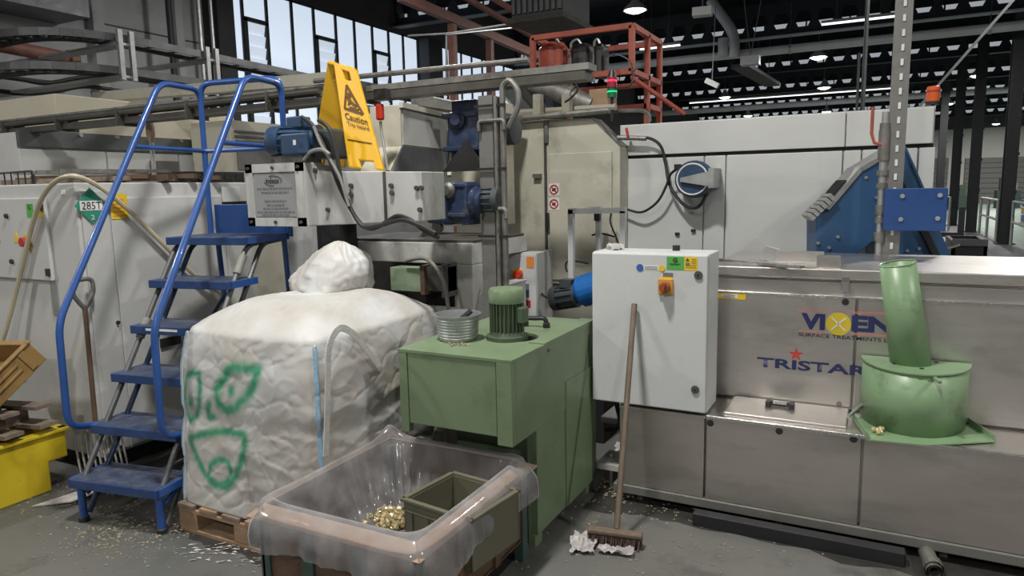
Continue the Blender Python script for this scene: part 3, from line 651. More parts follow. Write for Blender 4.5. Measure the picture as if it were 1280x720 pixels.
# ------------------------------------------------------------------ long trunking with pipes along X, on the square column
t = thing('pipe_trunking', 'long grimy cable trunking with pipes crossing behind the blue steps and yellow sign', 'trunking', (-4, 3.62, 2.15))
B(-7.2, -1.42, 3.60, 3.72, 2.12, 2.165).build('channel', 'trunk_dark', t)
B(-3.3, -1.40, 3.60, 3.72, 2.17, 2.205).build('cover', 'grubby_steel', t)
for k, (y, z, r) in enumerate(((3.58, 2.20, .02), (3.63, 2.235, .018), (3.69, 2.21, .022))): MB().cyl((-7.2, y, z), (-3.25, y, z), r, 8).build('pipe', 'trunk_dark' if k != 1 else 'grubby_steel', t, smooth=True)
MB().cyl((-3.3, 3.60, 2.27), (-1.75, 3.60, 2.25), .016, 8).build('pipe', 'grubby_steel', t, smooth=True)
for k in range(6): B(-6.9+k*.8, -6.88+k*.8, 3.55, 3.74, 2.10, 2.23).build('clip', 'trunk_dark', t)
t = thing('square_column', 'grubby square steel column with conduits left of the cream enclosure', 'column', (-1.8108, 3.25, 0))
m = MB(); m.box(-1.8758, -1.8572, 3.25, 3.35, 0, 2.03); m.box(-1.8572, -1.7922, 3.25, 3.265, 0, 2.03); m.box(-1.8572, -1.7922, 3.335, 3.35, 0, 2.03); m.build('channel', 'column_grey', t)
B(-1.7876, -1.7643, 3.25, 3.33, 0, 2.02).build('back_strip', 'grime', t)
MB().tube(round_path([(-1.7318, 3.25, 0), (-1.7318, 3.25, 2.07), (-1.69, 3.25, 2.10), (-1.645, 3.25, 2.05), (-1.635, 3.25, 1.97), (-1.70, 3.25, 1.86)], .06), .016, 8).build('conduit', 'grubby_steel', t, smooth=True)
MB().cyl((-1.7690, 3.24, .9), (-1.7690, 3.24, 2.02), .012, 8).build('conduit', 'grubby_steel', t, smooth=True)
for z in (1.45, 1.9): MB().tube(round_path([(-1.8665, 3.235, z-.05), (-1.8665, 3.235, z), (-1.7179, 3.235, z), (-1.7179, 3.235, z-.05)], .02), .011, 8).build('elbow', 'grubby_steel', t, smooth=True)
for z in (1.3, 1.65, 1.97): B(-1.8851, -1.7086, 3.232, 3.24, z, z+.012).build('strap', 'black_plastic', t)

# ------------------------------------------------------------------ the feeder with name plate, hopper and frame
Y0 = 2.82
t = thing('feeder_unit', 'grimy white parts feeder with a name plate box and long trough under the yellow sign', 'machine', (-2.8, Y0, 0))
a = PY(308, 206, Y0-.08); b = PY(384, 283, Y0-.08)
bx_ = B(a.x, b.x, Y0-.08, Y0+.065, b.z, a.z).build('plate_box', 'dirty_white', t, bevel=.006)
fx0, fx1, fz0, fz1 = a.x, b.x, b.z, a.z
for (x0, x1, z0, z1_) in ((fx0, fx0+.05, fz0, fz1), (fx1-.05, fx1, fz0, fz1), (fx0, fx1, fz0, fz0+.045), (fx0, fx1, fz1-.045, fz1)):
    B(x0, x1, Y0-.092, Y0-.08, z0, z1_).build('plate_frame', 'dirty_white', bx_)
pl = B(fx0+.055, fx1-.055, Y0-.088, Y0-.08, fz0+.05, fz1-.05).build('name_plate', 'plate_grey', t)
px0, px1, pz0, pz1 = fx0+.055, fx1-.055, fz0+.05, fz1-.05; pw = px1-px0; ph = pz1-pz0; yy = Y0-.0885
text('logo', 'indeex', (px0+pw*.30, yy, pz0+ph*.76), (px0+pw*.62, yy, pz0+ph*.76), (px0+pw*.30, yy, pz0+ph*.90), 'ink_black', pl, bold=.012)
pts = [(px0+pw*(.47+.21*math.cos(w)), yy-.001, pz0+ph*(.83+.11*math.sin(w))) for w in [math.radians(-30+i*18) for i in range(9)]]
MB().tube(pts, .0016, 5).build('logo_swoosh', 'ink_black', pl)
MB().tube([(px0+pw*(.46+.20*math.cos(w)), yy-.001, pz0+ph*(.83+.12*math.sin(w))) for w in [math.radians(180+i*14) for i in range(8)]], .0012, 5).build('logo_swoosh', 'ink_black', pl)
for k, (zf, w) in enumerate(((.63, .86), (.54, .66), (.34, .52), (.25, .42), (.17, .62), (.09, .9), (.02, .7))):
    x = px0+pw*(.5-w/2)
    while x < px0+pw*(.5+w/2)-.008:
        l = random.uniform(.01, .03); B(x, min(x+l, px0+pw*(.5+w/2)), yy-.001, yy, pz0+ph*zf, pz0+ph*zf+.009).build('print_line', 'ink_grey', pl); x += l+.006
for x in (fx0+.025, (fx0+fx1)/2, fx1-.025):
    for z in (fz0+.022, fz1-.022): MB().lathe([(.001,0),(.009,0),(.009,.01),(.001,.01)], (x, Y0-.092, z), (0,-1,0), 6).build('bolt', 'grime', bx_)
c0 = PY(545, 271, Y0)
TX1 = PY(556, 240, Y0+.2).x
m = MB(); m.prism([(fx1, fz0), (TX1, c0.z-.02), (TX1, c0.z+.215), (-2.6, c0.z+.235), (fx1, fz1-.01)], 'y', Y0, Y0+.2); m.build('trough_side', 'dirty_white', t, bevel=.004)
B(fx1+.44, fx1+.455, Y0-.006, Y0, fz0+.02, fz1-.06).build('seam_strip', 'grime', t)
for (u, v) in ((393, 265), (411, 262), (440, 232), (440, 243), (490, 232), (491, 241), (522, 235), (528, 235), (526, 262), (395, 213), (390, 280)):
    p = PY(u, v, Y0); MB().lathe([(.001,0),(.012,0),(.012,.016),(.001,.016)], (p.x, Y0, p.z), (0,-1,0), 6).build('bolt', 'grime', t)
# legs and frame underneath
p = PY(362, 290, 3.3); q = PY(396, 290, 3.3)
B(p.x, q.x, 3.26, 3.36, 0, fz0).build('leg', 'dirty_white', t); B(q.x, q.x+.18, 3.3, 3.46, .2, fz0).build('dark_housing', 'dark_void', t)
f0 = PY(425, 296, 3.5); f1 = PY(592, 306, 3.5); zt = 1.245; zb = 1.12
B(f0.x, f1.x, 3.48, 3.60, zb, zt).build('front_beam', 'dirty_frame', t, bevel=.006)
B(f1.x-.13, f1.x, 3.48, 3.60, 0, zb).build('leg', 'dirty_frame', t, bevel=.006)
B(f1.x-.10, f1.x, 3.60, 4.20, zb+.02, zt).build('side_beam', 'dirty_frame', t, bevel=.006)
B(f1.x-.36, f1.x-.26, 4.08, 4.18, 0, zb+.02).build('leg', 'dirty_frame', t); B(f0.x, f0.x+.1, 3.48, 3.6, 0, zb).build('leg', 'dirty_frame', t)
B(f0.x, f1.x-.13, 3.80, 3.83, 0, zb).build('back_plate', 'grime', t); B(f0.x+.1, f1.x-.13, 3.5, 3.52, .0, .86).build('apron_plate', 'grey_paint', t)
B(f0.x, f1.x, 3.5, 4.15, zt, zt+.015).build('deck', 'grime', t)
# hopper on top
m = MB(); m.prism([(3.42, 2.05), (3.96, 2.025), (3.95, 1.80), (3.87, 1.64), (3.29, 1.655), (3.42, 1.81)], 'x', -2.72, -2.5); h = m.build('hopper', 'cream_paint', t, bevel=.005)
MB().add([(-2.494, 3.44, 2.02), (-2.494, 3.93, 2.0), (-2.494, 3.92, 1.81), (-2.494, 3.43, 1.82)], [(0,1,2,3)]).build('side_plate', 'dirty_white', h, solid=.008)
MB().add([(-2.494, 3.425, 1.81), (-2.494, 3.93, 1.80), (-2.47, 3.86, 1.645), (-2.47, 3.30, 1.66)], [(0,1,2,3)]).build('sloped_plate', 'galvanised_dark', h, solid=.008)
for (A, Bq) in (((-2.49, 3.42, 2.045), (-2.49, 3.97, 2.02)), ((-2.48, 3.95, 2.02), (-2.48, 3.945, 1.80)), ((-2.48, 3.945, 1.8), (-2.46, 3.87, 1.64))): MB().beam(A, Bq, .03, .03).build('rim', 'cream_paint', h)
p = PY(527, 128, 4.25); q = PY(612, 165, 4.25)
B(p.x, q.x, 4.2, 4.6, 1.3, p.z-.02).build('rear_housing', 'cream_paint', t); MB().prism([(p.x-.02, p.z-.02), (q.x+.05, p.z-.14), (q.x+.05, p.z-.10), (p.x-.02, p.z+.06)], 'y', 4.15, 4.65).build('sloped_roof', 'grubby_steel', t)
MB().prism([(-2.35, 1.66), (-2.05, 1.66), (-2.18, 1.84)], 'y', 3.62, 3.64).build('dark_gusset', 'dark_void', t)
# green mint block and bracket in the frame
p = PY(487, 334, 3.36); q = PY(533, 366, 3.36)
b_ = B(p.x, q.x-.02, 3.36, 3.47, q.z, p.z).build('green_block', 'green_mint', t, bevel=.005); B(q.x-.03, q.x, 3.345, 3.48, q.z-.01, p.z+.02).build('end_flange', 'rust_steel', b_)
B(q.x, q.x+.14, 3.38, 3.47, q.z+.01, p.z+.01).build('dark_bracket', 'grime', t); B(q.x+.12, q.x+.14, 3.34, 3.48, q.z-.02, p.z+.03).build('bracket_flange', 'grubby_steel', t)
tag(MB().tube(smooth_path([PY(508, 326, 3.34), PY(530, 323, 3.32), PY(545, 335, 3.3), PY(556, 358, 3.3), PY(561, 395, 3.3), PY(562, 440, 3.3)], 6), .011, 8).build('drain_hose', 'hose_grey', smooth=True), 'grey hose arching out from the green block in the frame', 'hose')
# cables
for k, (pts, lab) in enumerate((([(377, 146), (392, 158), (408, 190), (425, 235), (447, 275), (465, 286), (485, 276), (497, 270), (512, 274), (530, 288), (548, 297)], 'black cable looping from the blue motor across the feeder trough'),
                       ([(398, 150), (412, 162), (421, 195), (430, 240), (450, 280), (470, 283), (500, 275), (520, 280), (545, 292)], 'thicker black cable hanging in front of the feeder trough'),
                       ([(392, 158), (402, 182), (416, 205), (426, 225), (436, 258)], 'short grey cable from the blue motor'))):
    tag(MB().tube(smooth_path([PY(u, v, Y0-.03-.015*k) for u, v in pts], 5), .011 if k < 2 else .008, 7).build('power_cable', 'black_rubber' if k < 2 else 'hose_grey', smooth=True), lab, 'cable', 'cables on the feeder')
for pts, r in (([(380, 200), (388, 190), (402, 187), (412, 193)], .01),): tag(MB().tube(smooth_path([PY(u, v, 2.75) for u, v in pts], 5), r, 7).build('power_cable', 'hose_grey', smooth=True), 'grey conduit bow under the blue motor', 'cable')
# red plug box on cable
p = PY(475, 140, 3.2); t2 = thing('cable_connector', 'red connector on a hanging cable right of the yellow sign', 'connector', p)
MB().obox(p, (.04, .035, .09)).build('plug', 'red_bright', t2, bevel=.01); MB().tube(smooth_path([p-Vector((0,0,.05)), PY(477, 165, 3.2), PY(481, 190, 3.16), PY(485, 214, 3.08)], 5), .008, 6).build('cable', 'hose_grey', t2); MB().obox(p+Vector((.02,0,.09)), (.08, .05, .06)).build('bracket', 'black_plastic', t2)

def electric_motor(t, a, b, r, body, fins=14, cover=None, par=None):
    """finned motor barrel from a to b, fan cover at a"""
    a = Vector(a); b = Vector(b); L_ = (b-a).length; d = (b-a).normalized()
    MB().lathe([(.001, 0), (r*.55, 0), (r*.95, L_*.02), (r*1.0, L_*.05), (r, L_*.26), (r*.9, L_*.27)], a, d, 22).build('fan_cover', cover or body, t, smooth=True)
    MB().lathe([(r*.86, L_*.25), (r*.86, L_*.92), (r*1.0, L_*.92), (r*1.0, L_), (.001, L_)], a, d, 22).build('barrel', body, t, smooth=True)
    e = d.orthogonal().normalized(); g = d.cross(e)
    for k in range(fins):
        w = 2*PI*k/fins; n = e*math.cos(w)+g*math.sin(w); MB().beam(a+d*L_*.28+n*r*.92, a+d*L_*.91+n*r*.92, .006, r*.16, up=n).build('fin', body, t)
t = thing('drive_motor', 'round blue electric motor on top of the feeder left of the yellow sign', 'motor', PY(360, 200, 2.79))
A = PY(339, 178, 2.79); Bp = PY(400, 176, 2.86)
electric_motor(t, A, Bp, .082, 'blue_motor')
MB().obox((A+Bp)/2+Vector((.03, 0, .095)), (.10, .08, .06)).build('terminal_box', 'blue_motor', t, bevel=.008); MB().obox((A+Bp)/2+Vector((.07, -.075, -.02)), (.18, .03, .11)).build('side_box', 'blue_motor', t, bevel=.01)
MB().obox((A+Bp)/2+Vector((0, 0, -.10)), (.22, .14, .05)).build('foot', 'grubby_steel', t); p = PY(368, 178, 2.715); MB().obox(p, (.016, .004, .025)).build('rating_plate', 'white_sticker', t)
MB().obox(Bp+Vector((.06, .02, -.02)), (.14, .14, .15)).build('gearbox', 'dark_motor', t, bevel=.015)

def gear_motor(lab, c, s, body, x_end, rdisc, hub=True):
    c = Vector(c); t = thing('gear_motor', lab, 'gear motor', c, 'blue gear motors on the feeder')
    MB().obox(c, (s*.9, s*.9, s)).build('gear_case', body, t, bevel=.02)
    for z in (-.4, .4): MB().obox(c+Vector((-.02, -s*.46, s*z)), (s*.98, s*.06, s*.12)).build('case_flange', body, t, bevel=.006)
    MB().lathe([(.001, .03), (s*.13, .03), (s*.15, .02), (s*.22, .01), (s*.22, -.02)], c+Vector((-s*.12, -s*.48, s*.28)), (0,-1,0), 18).build('bearing_cap', 'grubby_steel' if hub else body, t, smooth=True)
    MB().lathe([(s*.42, 0), (s*.42, .03), (s*.36, .035), (s*.30, .05), (s*.16, .055), (s*.14, .09), (.07*s, .09), (.001, .05)], c+Vector((s*.44, 0, -.01)), (1,0,0), 22).build('output_flange', body, t, smooth=True)
    for k in range(8):
        w = 2*PI*k/8; MB().lathe([(.001,.012),(.009,.012),(.009,0)], c+Vector((s*.47, math.cos(w)*s*.38, -.01+math.sin(w)*s*.38)), (1,0,0), 6).build('bolt', 'grubby_steel', t)
    a = Vector((x_end, c.y+.03, c.z)); electric_motor(t, a, c+Vector((s*.45, .03, 0)), rdisc, 'dark_motor')
    for sx in (-1, 1): MB().obox(c+Vector((sx*s*.3, 0, -s*.58)), (s*.2, s*.7, s*.2)).build('foot', body, t)
    return t
c = PY(590, 166, 3.85); g1 = gear_motor('upper blue gear motor beside the hopper, its round end poking past the column', c, .25, 'blue_gear', PY(643, 170, 3.85).x, .085, False)
MB().obox(c+Vector((.0, -.02, .15)), (.17, .16, .08)).build('terminal_box', 'blue_gear', g1, bevel=.01)
c = PY(577, 250, 3.24); g2 = gear_motor('lower blue worm gear motor with ringed flange on the frame beam', c, .19, 'blue_gear', PY(640, 252, 3.42).x+.02, .07)
MB().obox(c+Vector((-.09, -.02, -.02)), (.12, .2, .2)).build('front_case', 'blue_gear', g2, bevel=.015)
t = thing('torque_arm', 'grimy steel link with a round coupling left of the lower gear motor', 'link', PY(548, 270, 3.3))
MB().lathe([(.09, 0), (.09, .05), (.001, .05)], PY(548, 250, 3.35), (0,-1,0), 14).build('coupling', 'grime', t); MB().beam(PY(557, 245, 3.2), PY(548, 285, 3.2), .02, .03).build('arm', 'grubby_steel', t); MB().lathe([(.001,.03),(.03,.03),(.03,0)], PY(549, 284, 3.2), (0,-1,0), 12).build('pivot', 'grubby_steel', t)

# ------------------------------------------------------------------ yellow caution sign
t = thing('caution_sign', 'yellow plastic folding caution trip hazard sign standing on the feeder', 'sign', PY(450, 208, 2.9))
def bil(q, u, v):
    bl, br, tr, tl = q; return (bl*(1-u)+br*u)*(1-v) + (tl*(1-u)+tr*u)*v
def panel(q, name):
    us = [0, .13, .36, .42, .62, .66, .78, .87, 1]; vs_ = [0, .075, .12, .855, .945, 1]
    m = MB(); idx = {}
    for i, u in enumerate(us):
        for j, v in enumerate(vs_): idx[i, j] = len(m.v); m.v.append(tuple(bil(q, u, v)))
    for i in range(len(us)-1):
        for j in range(len(vs_)-1):
            if j == 3 and 2 <= i <= 4: continue
            if j == 0 and 2 <= i <= 5: continue
            m.f.append((idx[i,j], idx[i+1,j], idx[i+1,j+1], idx[i,j+1]))
    o = m.build(name, 'yellow_plastic', t, solid=.022, bevel=.006); return o
QF = [PY(437, 210, 2.86), PY(480, 213, 2.86), PY(446, 88, 2.98), PY(418, 78, 3.00)]
QR = [PY(390, 207, 3.16), PY(432, 209, 3.16), PY(438, 84, 3.03), PY(411, 76, 3.03)]
fp = panel(QF, 'front_panel'); rp = panel(QR, 'rear_panel')
for u in (.06, .94): MB().cyl(bil(QF, u, .98), bil(QR, u, .98), .014, 8).build('hinge', 'yellow_plastic', t)
def on(q, u, v, l=.0135):
    n = (q[1]-q[0]).cross(q[3]-q[0]).normalized(); return bil(q, u, v)+n*l
for q, par in ((QF, fp),):
    T3 = [(.20, .56), (.84, .535), (.44, .80)]
    for i in range(3): MB().beam(on(q, *T3[i]), on(q, *T3[(i+1) % 3]), .012, .003, up=on(q, .5, .5, 1)-on(q, .5, .5, 0)).build('triangle_line', 'ink_brown', par)
    for A, Bq in (((.50, .70), (.44, .65)), ((.44, .65), (.56, .615)), ((.44, .65), (.38, .60)), ((.56, .615), (.66, .60)), ((.44, .67), (.36, .66)), ((.38, .575), (.70, .565))): MB().beam(on(q, *A), on(q, *Bq), .014, .003, up=on(q, .5, .5, 1)-on(q, .5, .5, 0)).build('figure_line', 'ink_brown', par)
    c = on(q, .43, .70); MB().lathe([(.001, 0), (.013, 0), (.013, .003), (.001, .003)], c, on(q, .5, .5, 1)-on(q, .5, .5, 0), 10).build('figure_head', 'ink_brown', par)
    text('word', 'Caution', on(q, .17, .455), on(q, .92, .425), on(q, .17, .52), 'ink_brown', par, bold=.015)
    text('word', 'Trip hazard', on(q, .20, .385), on(q, .92, .36), on(q, .20, .435), 'ink_brown', par, bold=.01)
    MB().beam(on(q, .12, .262), on(q, .88, .25), .004, .003, up=on(q, .5, .5, 1)-on(q, .5, .5, 0)).build('moulded_line', 'ink_brown', par)

# loose cables and upright conduits on the left wall
for pts, lab in (([(-12, 94), (25, 99), (60, 104), (100, 97), (150, 92), (190, 97)], 'black cable sagging below the lower cable tray, upper'), ([(-12, 112), (30, 117), (70, 114), (105, 108), (140, 112)], 'black cable sagging below the lower cable tray, lower')):
    tag(MB().tube(smooth_path([PX(u, v, -9.2) for u, v in pts], 6), .028, 7).build('power_cable', 'black_rubber', smooth=True), lab, 'cable', 'cables on the left wall')
for u, mt, r, lab in ((215, 'window_frame_dark', .045, 'dark upright conduit on the left wall'), (252, 'galvanised', .035, 'silver upright conduit beside the dark wall column'), (267, 'galvanised', .03, 'thin silver conduit in front of the dark wall column')):
    p = PX(u, 60, -9.55); tag(MB().cyl((p.x, p.y, 0), (p.x, p.y, 6.6), r, 8).build('conduit_pipe', mt, smooth=True), lab, 'conduit', 'upright conduits on the left wall')

# =================================================================== cream enclosure
CY = 4.8
t = thing('cream_enclosure', 'tall grimy cream sheet metal enclosure with two prohibition signs', 'machine', (-2.3, CY, 0))
poly = [(-3.0, .84), (-1.635, .84), (-1.635, 1.83), (-1.845, 2.035), (-3.0, 2.08)]
MB().prism(poly, 'y', CY, CY+.19).build('body', 'cream_paint', t, bevel=.006)
B(-3.0, -1.66, CY+.06, CY+.19, 0, .84).build('base', 'cream_paint', t)
sx = PY(683, 250, CY).x
B(sx+.03, -1.69, CY-.018, CY, .87, 1.80).build('door', 'cream_paint', t, bevel=.006)
B(sx-.012, sx+.008, CY-.008, CY, .86, 2.03).build('seam_strip', 'grime', t)
MB().add([(-1.845, CY-.004, 2.037), (-1.633, CY-.004, 1.833), (-1.633, CY+.19, 1.833), (-1.845, CY+.19, 2.037)], [(0,1,2,3)]).build('chamfer_plate', 'grubby_steel', t, solid=.006)
for v, nm in ((237, 0), (255, 1)):
    p = PY(692.5, v, CY-.02); s = sticker(p, .085, .088, 'ink_pink' if False else 'white_sticker', t, y=CY-.018, name='prohibition_sign')
    MB().lathe([(.036, 0), (.036, .003), (.027, .003), (.027, 0)], (p.x, CY-.02, p.z), (0,-1,0), 24).build('ring', 'red_sticker', s)
    MB().beam((p.x-.022, CY-.0225, p.z+.022), (p.x+.022, CY-.0225, p.z-.022), .007, .002, up=(0,1,0)).build('slash', 'red_sticker', s)
    MB().obox((p.x, CY-.0215, p.z), (.026 if nm else .03, .001, .022)).build('pictogram', 'ink_black', s)
p = PY(686, 276, CY); B(p.x-.012, p.x+.012, CY-.035, CY-.018, p.z-.06, p.z+.06).build('handle', 'black_plastic', t)
p = PY(673, 220, CY); MB().obox((p.x, CY-.02, p.z), (.06, .04, .03)).build('latch', 'grubby_steel', t); p = PY(684, 165, CY); B(p.x-.012, p.x+.012, CY-.02, CY, p.z-.08, p.z+.08).build('hinge', 'grubby_steel', t)
p = PY(672, 349, CY-.02); q = PY(683, 351, CY-.02); B(p.x-.1, q.x, CY-.10, CY, p.z-.015, p.z+.005).build('drip_ledge', 'dirty_white', t)
# pipes on top of the cream enclosure
t = thing('roof_pipework', 'olive pipes and stub posts running along the top of the cream enclosure', 'pipes', (-2.3, 4.9, 2.1))
MB().cyl(PY(632, 150, 4.75), PY(762, 138, 4.75), .022, 8).build('pipe', 'grubby_steel', t, smooth=True); MB().cyl(PY(632, 142, 4.95), PY(770, 134, 4.95), .026, 8).build('pipe', 'olive_paint', t, smooth=True)
MB().tube(round_path([PY(757, 139, 5.0), PY(803, 138, 5.0), PY(812, 143, 5.0), PY(812, 152, 5.0)], .05), .014, 6).build('pipe', 'grubby_steel', t, smooth=True)
for u in (673, 709): p = PY(u, 145, 4.85); q = PY(u, 118, 4.85); B(p.x-.03, p.x+.03, 4.82, 4.88, p.z, q.z).build('stub_post', 'olive_paint', t)
t = thing('extraction_duct', 'olive duct slanting down behind the crossbar to the tan box', 'duct', PY(700, 115, 5.2))
MB().tube([PY(655, 105, 5.2), PY(690, 112, 5.2), PY(741, 132, 5.2)], .075, 14).build('duct_run', 'grubby_steel', t, smooth=True); MB().lathe([(.09, -.02), (.09, .02)], PY(713, 121, 5.2), PY(741, 132, 5.2)-PY(690, 112, 5.2), 14).build('collar', 'grubby_steel', t)
p = PY(739, 113, 5.2); q = PY(763, 130, 5.2)
tag(B(p.x, q.x, 5.15, 5.35, q.z-.02, p.z).build('tan_box', 'wood_pallet', bevel=.005), 'small streaky tan box beside the signal light', 'box')
t = thing('inclined_conveyor', 'dark inclined conveyor between the column and the cream enclosure roof', 'conveyor', PY(655, 120, 5.3))
MB().beam(PY(633, 98, 5.3), PY(672, 142, 5.3), .3, .12).build('bed', 'dark_motor', t); MB().beam(PY(628, 118, 5.2), PY(650, 142, 5.2), .02, .02).build('edge_rail', 'galvanised', t); MB().beam(PY(640, 96, 5.12), PY(678, 140, 5.12), .03, .05).build('edge_rail', 'black_plastic', t)
# crossbar end
t = thing('crossbar', 'olive box beam resting over the column, its square end near the red rail', 'beam', PY(690, 100, 3.9))
p = PY(600, 108, 3.9); q = PY(722, 90, 3.9)
B(p.x, q.x, 3.85, 3.95, q.z-.055, q.z+.005).build('box_beam', 'olive_paint', t, bevel=.004); MB().tube(smooth_path([PY(717, 100, 3.84), PY(722, 112, 3.84), PY(714, 122, 3.84), PY(706, 128, 3.84)], 5), .006, 6).build('dangling_wire', 'black_rubber', t)
# signal light tower
c = PY(765, 131, 4.95)
t = thing('signal_light', 'signal tower with lit red lamp above lit green lamp on the cream enclosure', 'signal light', c)
zz = [PY(765, v, 4.95).z for v in (131, 122, 111, 109, 97, 95, 89)]
MB().cyl((c.x, 4.95, 2.02), (c.x, 4.95, zz[1]), .012, 8).build('stem', 'black_plastic', t)
R_ = .034
for (za, zb_, mt, nm) in ((zz[1], zz[2], 'signal_green_dim', 'green_lens'), (zz[3], zz[4], 'signal_red_dim', 'red_lens')):
    MB().cyl((c.x, 4.95, za), (c.x, 4.95, zb_), R_, 16).build(nm, mt, t, smooth=True); MB().cyl((c.x, 4.95, za*.42+zb_*.58), (c.x, 4.95, za*.25+zb_*.75), R_+.0015, 16).build('lit_band', 'signal_green' if 'green' in nm else 'signal_red', t)
MB().cyl((c.x, 4.95, zz[2]), (c.x, 4.95, zz[3]), R_+.002, 16).build('spacer', 'black_plastic', t); MB().cyl((c.x, 4.95, zz[4]), (c.x, 4.95, zz[4]+.05), R_, 16, .02).build('cap', 'black_plastic', t)
MB().tube(smooth_path([Vector((c.x+.03, 4.95, zz[2])), PY(785, 108, 4.95), PY(791, 98, 4.95), PY(786, 75, 5.3), PY(765, 66, 5.8)], 5), .006, 6).build('cable', 'black_rubber', t)

# ------------------------------------------------------------------ white enclosure with hose reel
WY = 5.0
t = thing('white_enclosure', 'large white panelled machine enclosure behind the stainless washer', 'machine', (-.8, WY, 0))
xa, xb = -1.70, PY(1168, 160, WY).x; zt = PY(900, 149, WY).z; zs = PY(905, 191, WY).z
B(xa, xb, WY, WY+1.6, 0, zt).build('body', 'panel_white', t)
xs = [xa+.01, PY(1057, 170, WY).x, xb-.004]
for i in range(2): B(xs[i]+.003, xs[i+1]-.003, WY-.025, WY, zs+.006, zt-.006).build('top_panel', 'panel_white', t, bevel=.004)
B(xa, xb, WY-.006, WY, zs-.02, zs+.006).build('shadow_gap', 'dark_void', t)
cuts = [775, 785, 881, 908, 1053, 1076, 1146, 1168]
for i in range(7):
    x0 = PY(cuts[i], 220, WY).x; x1 = PY(cuts[i+1], 220, WY).x; B(x0+.005, x1-.005, WY-.022, WY, .1, zs-.018).build('wall_panel', 'panel_white', t, bevel=.004)
for u, v in ((848, 292), (868, 288), (1150, 300)): p = PY(u, v, WY); MB().obox((p.x, WY-.03, p.z), (.03, .02, .02)).build('catch', 'black_plastic', t)
# reel
c = PY(868, 224, WY-.17)
t = thing('hose_reel', 'blue and white retractable hose reel on the white enclosure wall', 'hose reel', c)
MB().lathe([(.001, .06), (.108, .06), (.122, .045), (.126, 0), (.122, -.06), (.105, -.075), (.001, -.075)], c, (0,-1,0), 30).build('drum', 'blue_motor', t, smooth=True)
MB().tube([c+Vector((math.cos(w)*.102, -.06, math.sin(w)*.102)) for w in [2*PI*i/30 for i in range(30)]], .006, 6, closed=True).build('white_ring', 'white_sticker', t)
MB().slab([c+Vector((-.075, -.068, -.015)), c+Vector((.12, -.072, -.05)), c+Vector((.12, -.072, .05)), c+Vector((-.075, -.068, .01))], .02).build('arm_plate', 'galvanised', t)
B(c.x+.11, c.x+.145, c.y-.09, WY-.02, c.z-.06, c.z+.07).build('wall_bracket', 'galvanised', t); MB().obox(c+Vector((-.11, -.01, .085)), (.04, .05, .035)).build('hose_outlet', 'black_plastic', t)
hs = [PY(848, 210, WY-.16), PY(838, 218, WY-.14), PY(833, 232, WY-.13), PY(822, 252, WY-.12), PY(803, 265, WY-.11), PY(785, 262, WY-.10), PY(772, 257, WY-.09)]
tag(MB().tube(smooth_path(hs, 6), .009, 7).build('air_hose', 'black_rubber', smooth=True), 'black hose curling left from the hose reel to the cream enclosure', 'hose')
hs = [PY(774, 172, WY-.1), PY(790, 172, WY-.1), PY(812, 173, WY-.1), PY(826, 183, WY-.09), PY(832, 205, WY-.08), PY(836, 228, WY-.1), PY(845, 245, WY-.12), PY(858, 258, WY-.14), PY(872, 259, WY-.15), PY(882, 245, WY-.14), PY(884, 232, WY-.12)]
tag(MB().tube(smooth_path(hs, 6), .011, 7).build('air_hose', 'black_rubber', smooth=True), 'black hose from the wall tap looping under the hose reel', 'hose')
p = PY(784, 172, WY-.1); t = thing('wall_tap', 'small lever tap at the left end of the white enclosure', 'tap', p)
MB().cyl(PY(772, 172, WY-.1), PY(808, 173, WY-.1), .017, 8).build('body', 'grubby_steel', t); MB().beam(PY(785, 171, WY-.12), PY(783, 160, WY-.12), .018, .01).build('lever', 'red_sticker', t)
# orange beacon
p = PY(1165, 142, WY+.2); t = thing('orange_beacon', 'orange warning beacon on the right end of the white enclosure', 'beacon', p)
za, zb_, zc = PY(1165, 142, WY+.2).z, PY(1165, 127, WY+.2).z, PY(1165, 108, WY+.2).z
MB().cyl((p.x, p.y, 2.0), (p.x, p.y, zb_), .012, 8).build('stem', 'black_plastic', t); MB().cyl((p.x, p.y, zb_-.02), (p.x, p.y, zb_), .04, 14).build('base', 'black_plastic', t); MB().lathe([(.036, 0), (.038, .06), (.036, zc-zb_-.005), (.03, zc-zb_), (.001, zc-zb_)], (p.x, p.y, zb_), (0,0,1), 16).build('lens', 'signal_orange', t, smooth=True); MB().lathe([(.0395, 0), (.0395, .012)], (p.x, p.y, zb_+.055), (0,0,1), 16).build('band', 'red_sticker', t)

# ------------------------------------------------------------------ red guard rail cage
t = thing('guard_cage', 'red tubular guard rail cage high above the cream enclosure', 'guard rail', (-2.4, 6, 2.5))
X0, X1, Ya, Yb = PY(666, 50, 6).x, PY(790, 36, 6).x, 6.0, 6.85; Zt, Zm = PY(728, 40, 6).z, PY(728, 95, 6).z
def bar(a, b, nm='rail', w=.045): return MB().beam(a, b, w, w).build(nm, 'red_paint', t)
for (x, y, zl) in ((X0, Ya, Zm-.12), (X1, Ya, Zm), (X1, Yb, 0), (X0, Yb, 0), (X1, 6.45, 0)): bar((x, y, zl), (x, y, Zt), 'post')
for z in (Zt, Zm):
    bar((X0, Ya, z), (X1, Ya, z)); bar((X1, Ya, z), (X1, Yb, z)); bar((X0, Yb, z), (X1, Yb, z)); bar((X0, Ya, z), (X0, Yb, z))
bar((X1, 6.45, Zm-.25), (X1, Yb, Zm-.25)); bar((X1-.5, 6.45, Zm-.25), (X1, 6.45, Zm-.25)); bar((X0+.25, Ya+.02, Zm), (X0+.25, Ya+.02, Zt-.12), 'post', .05)
p = PY(823, 152, 6.2); B(X1-.25, X1+.1, 6.4, 6.95, 1.9, 1.98).build('foot_plate', 'red_paint', t)
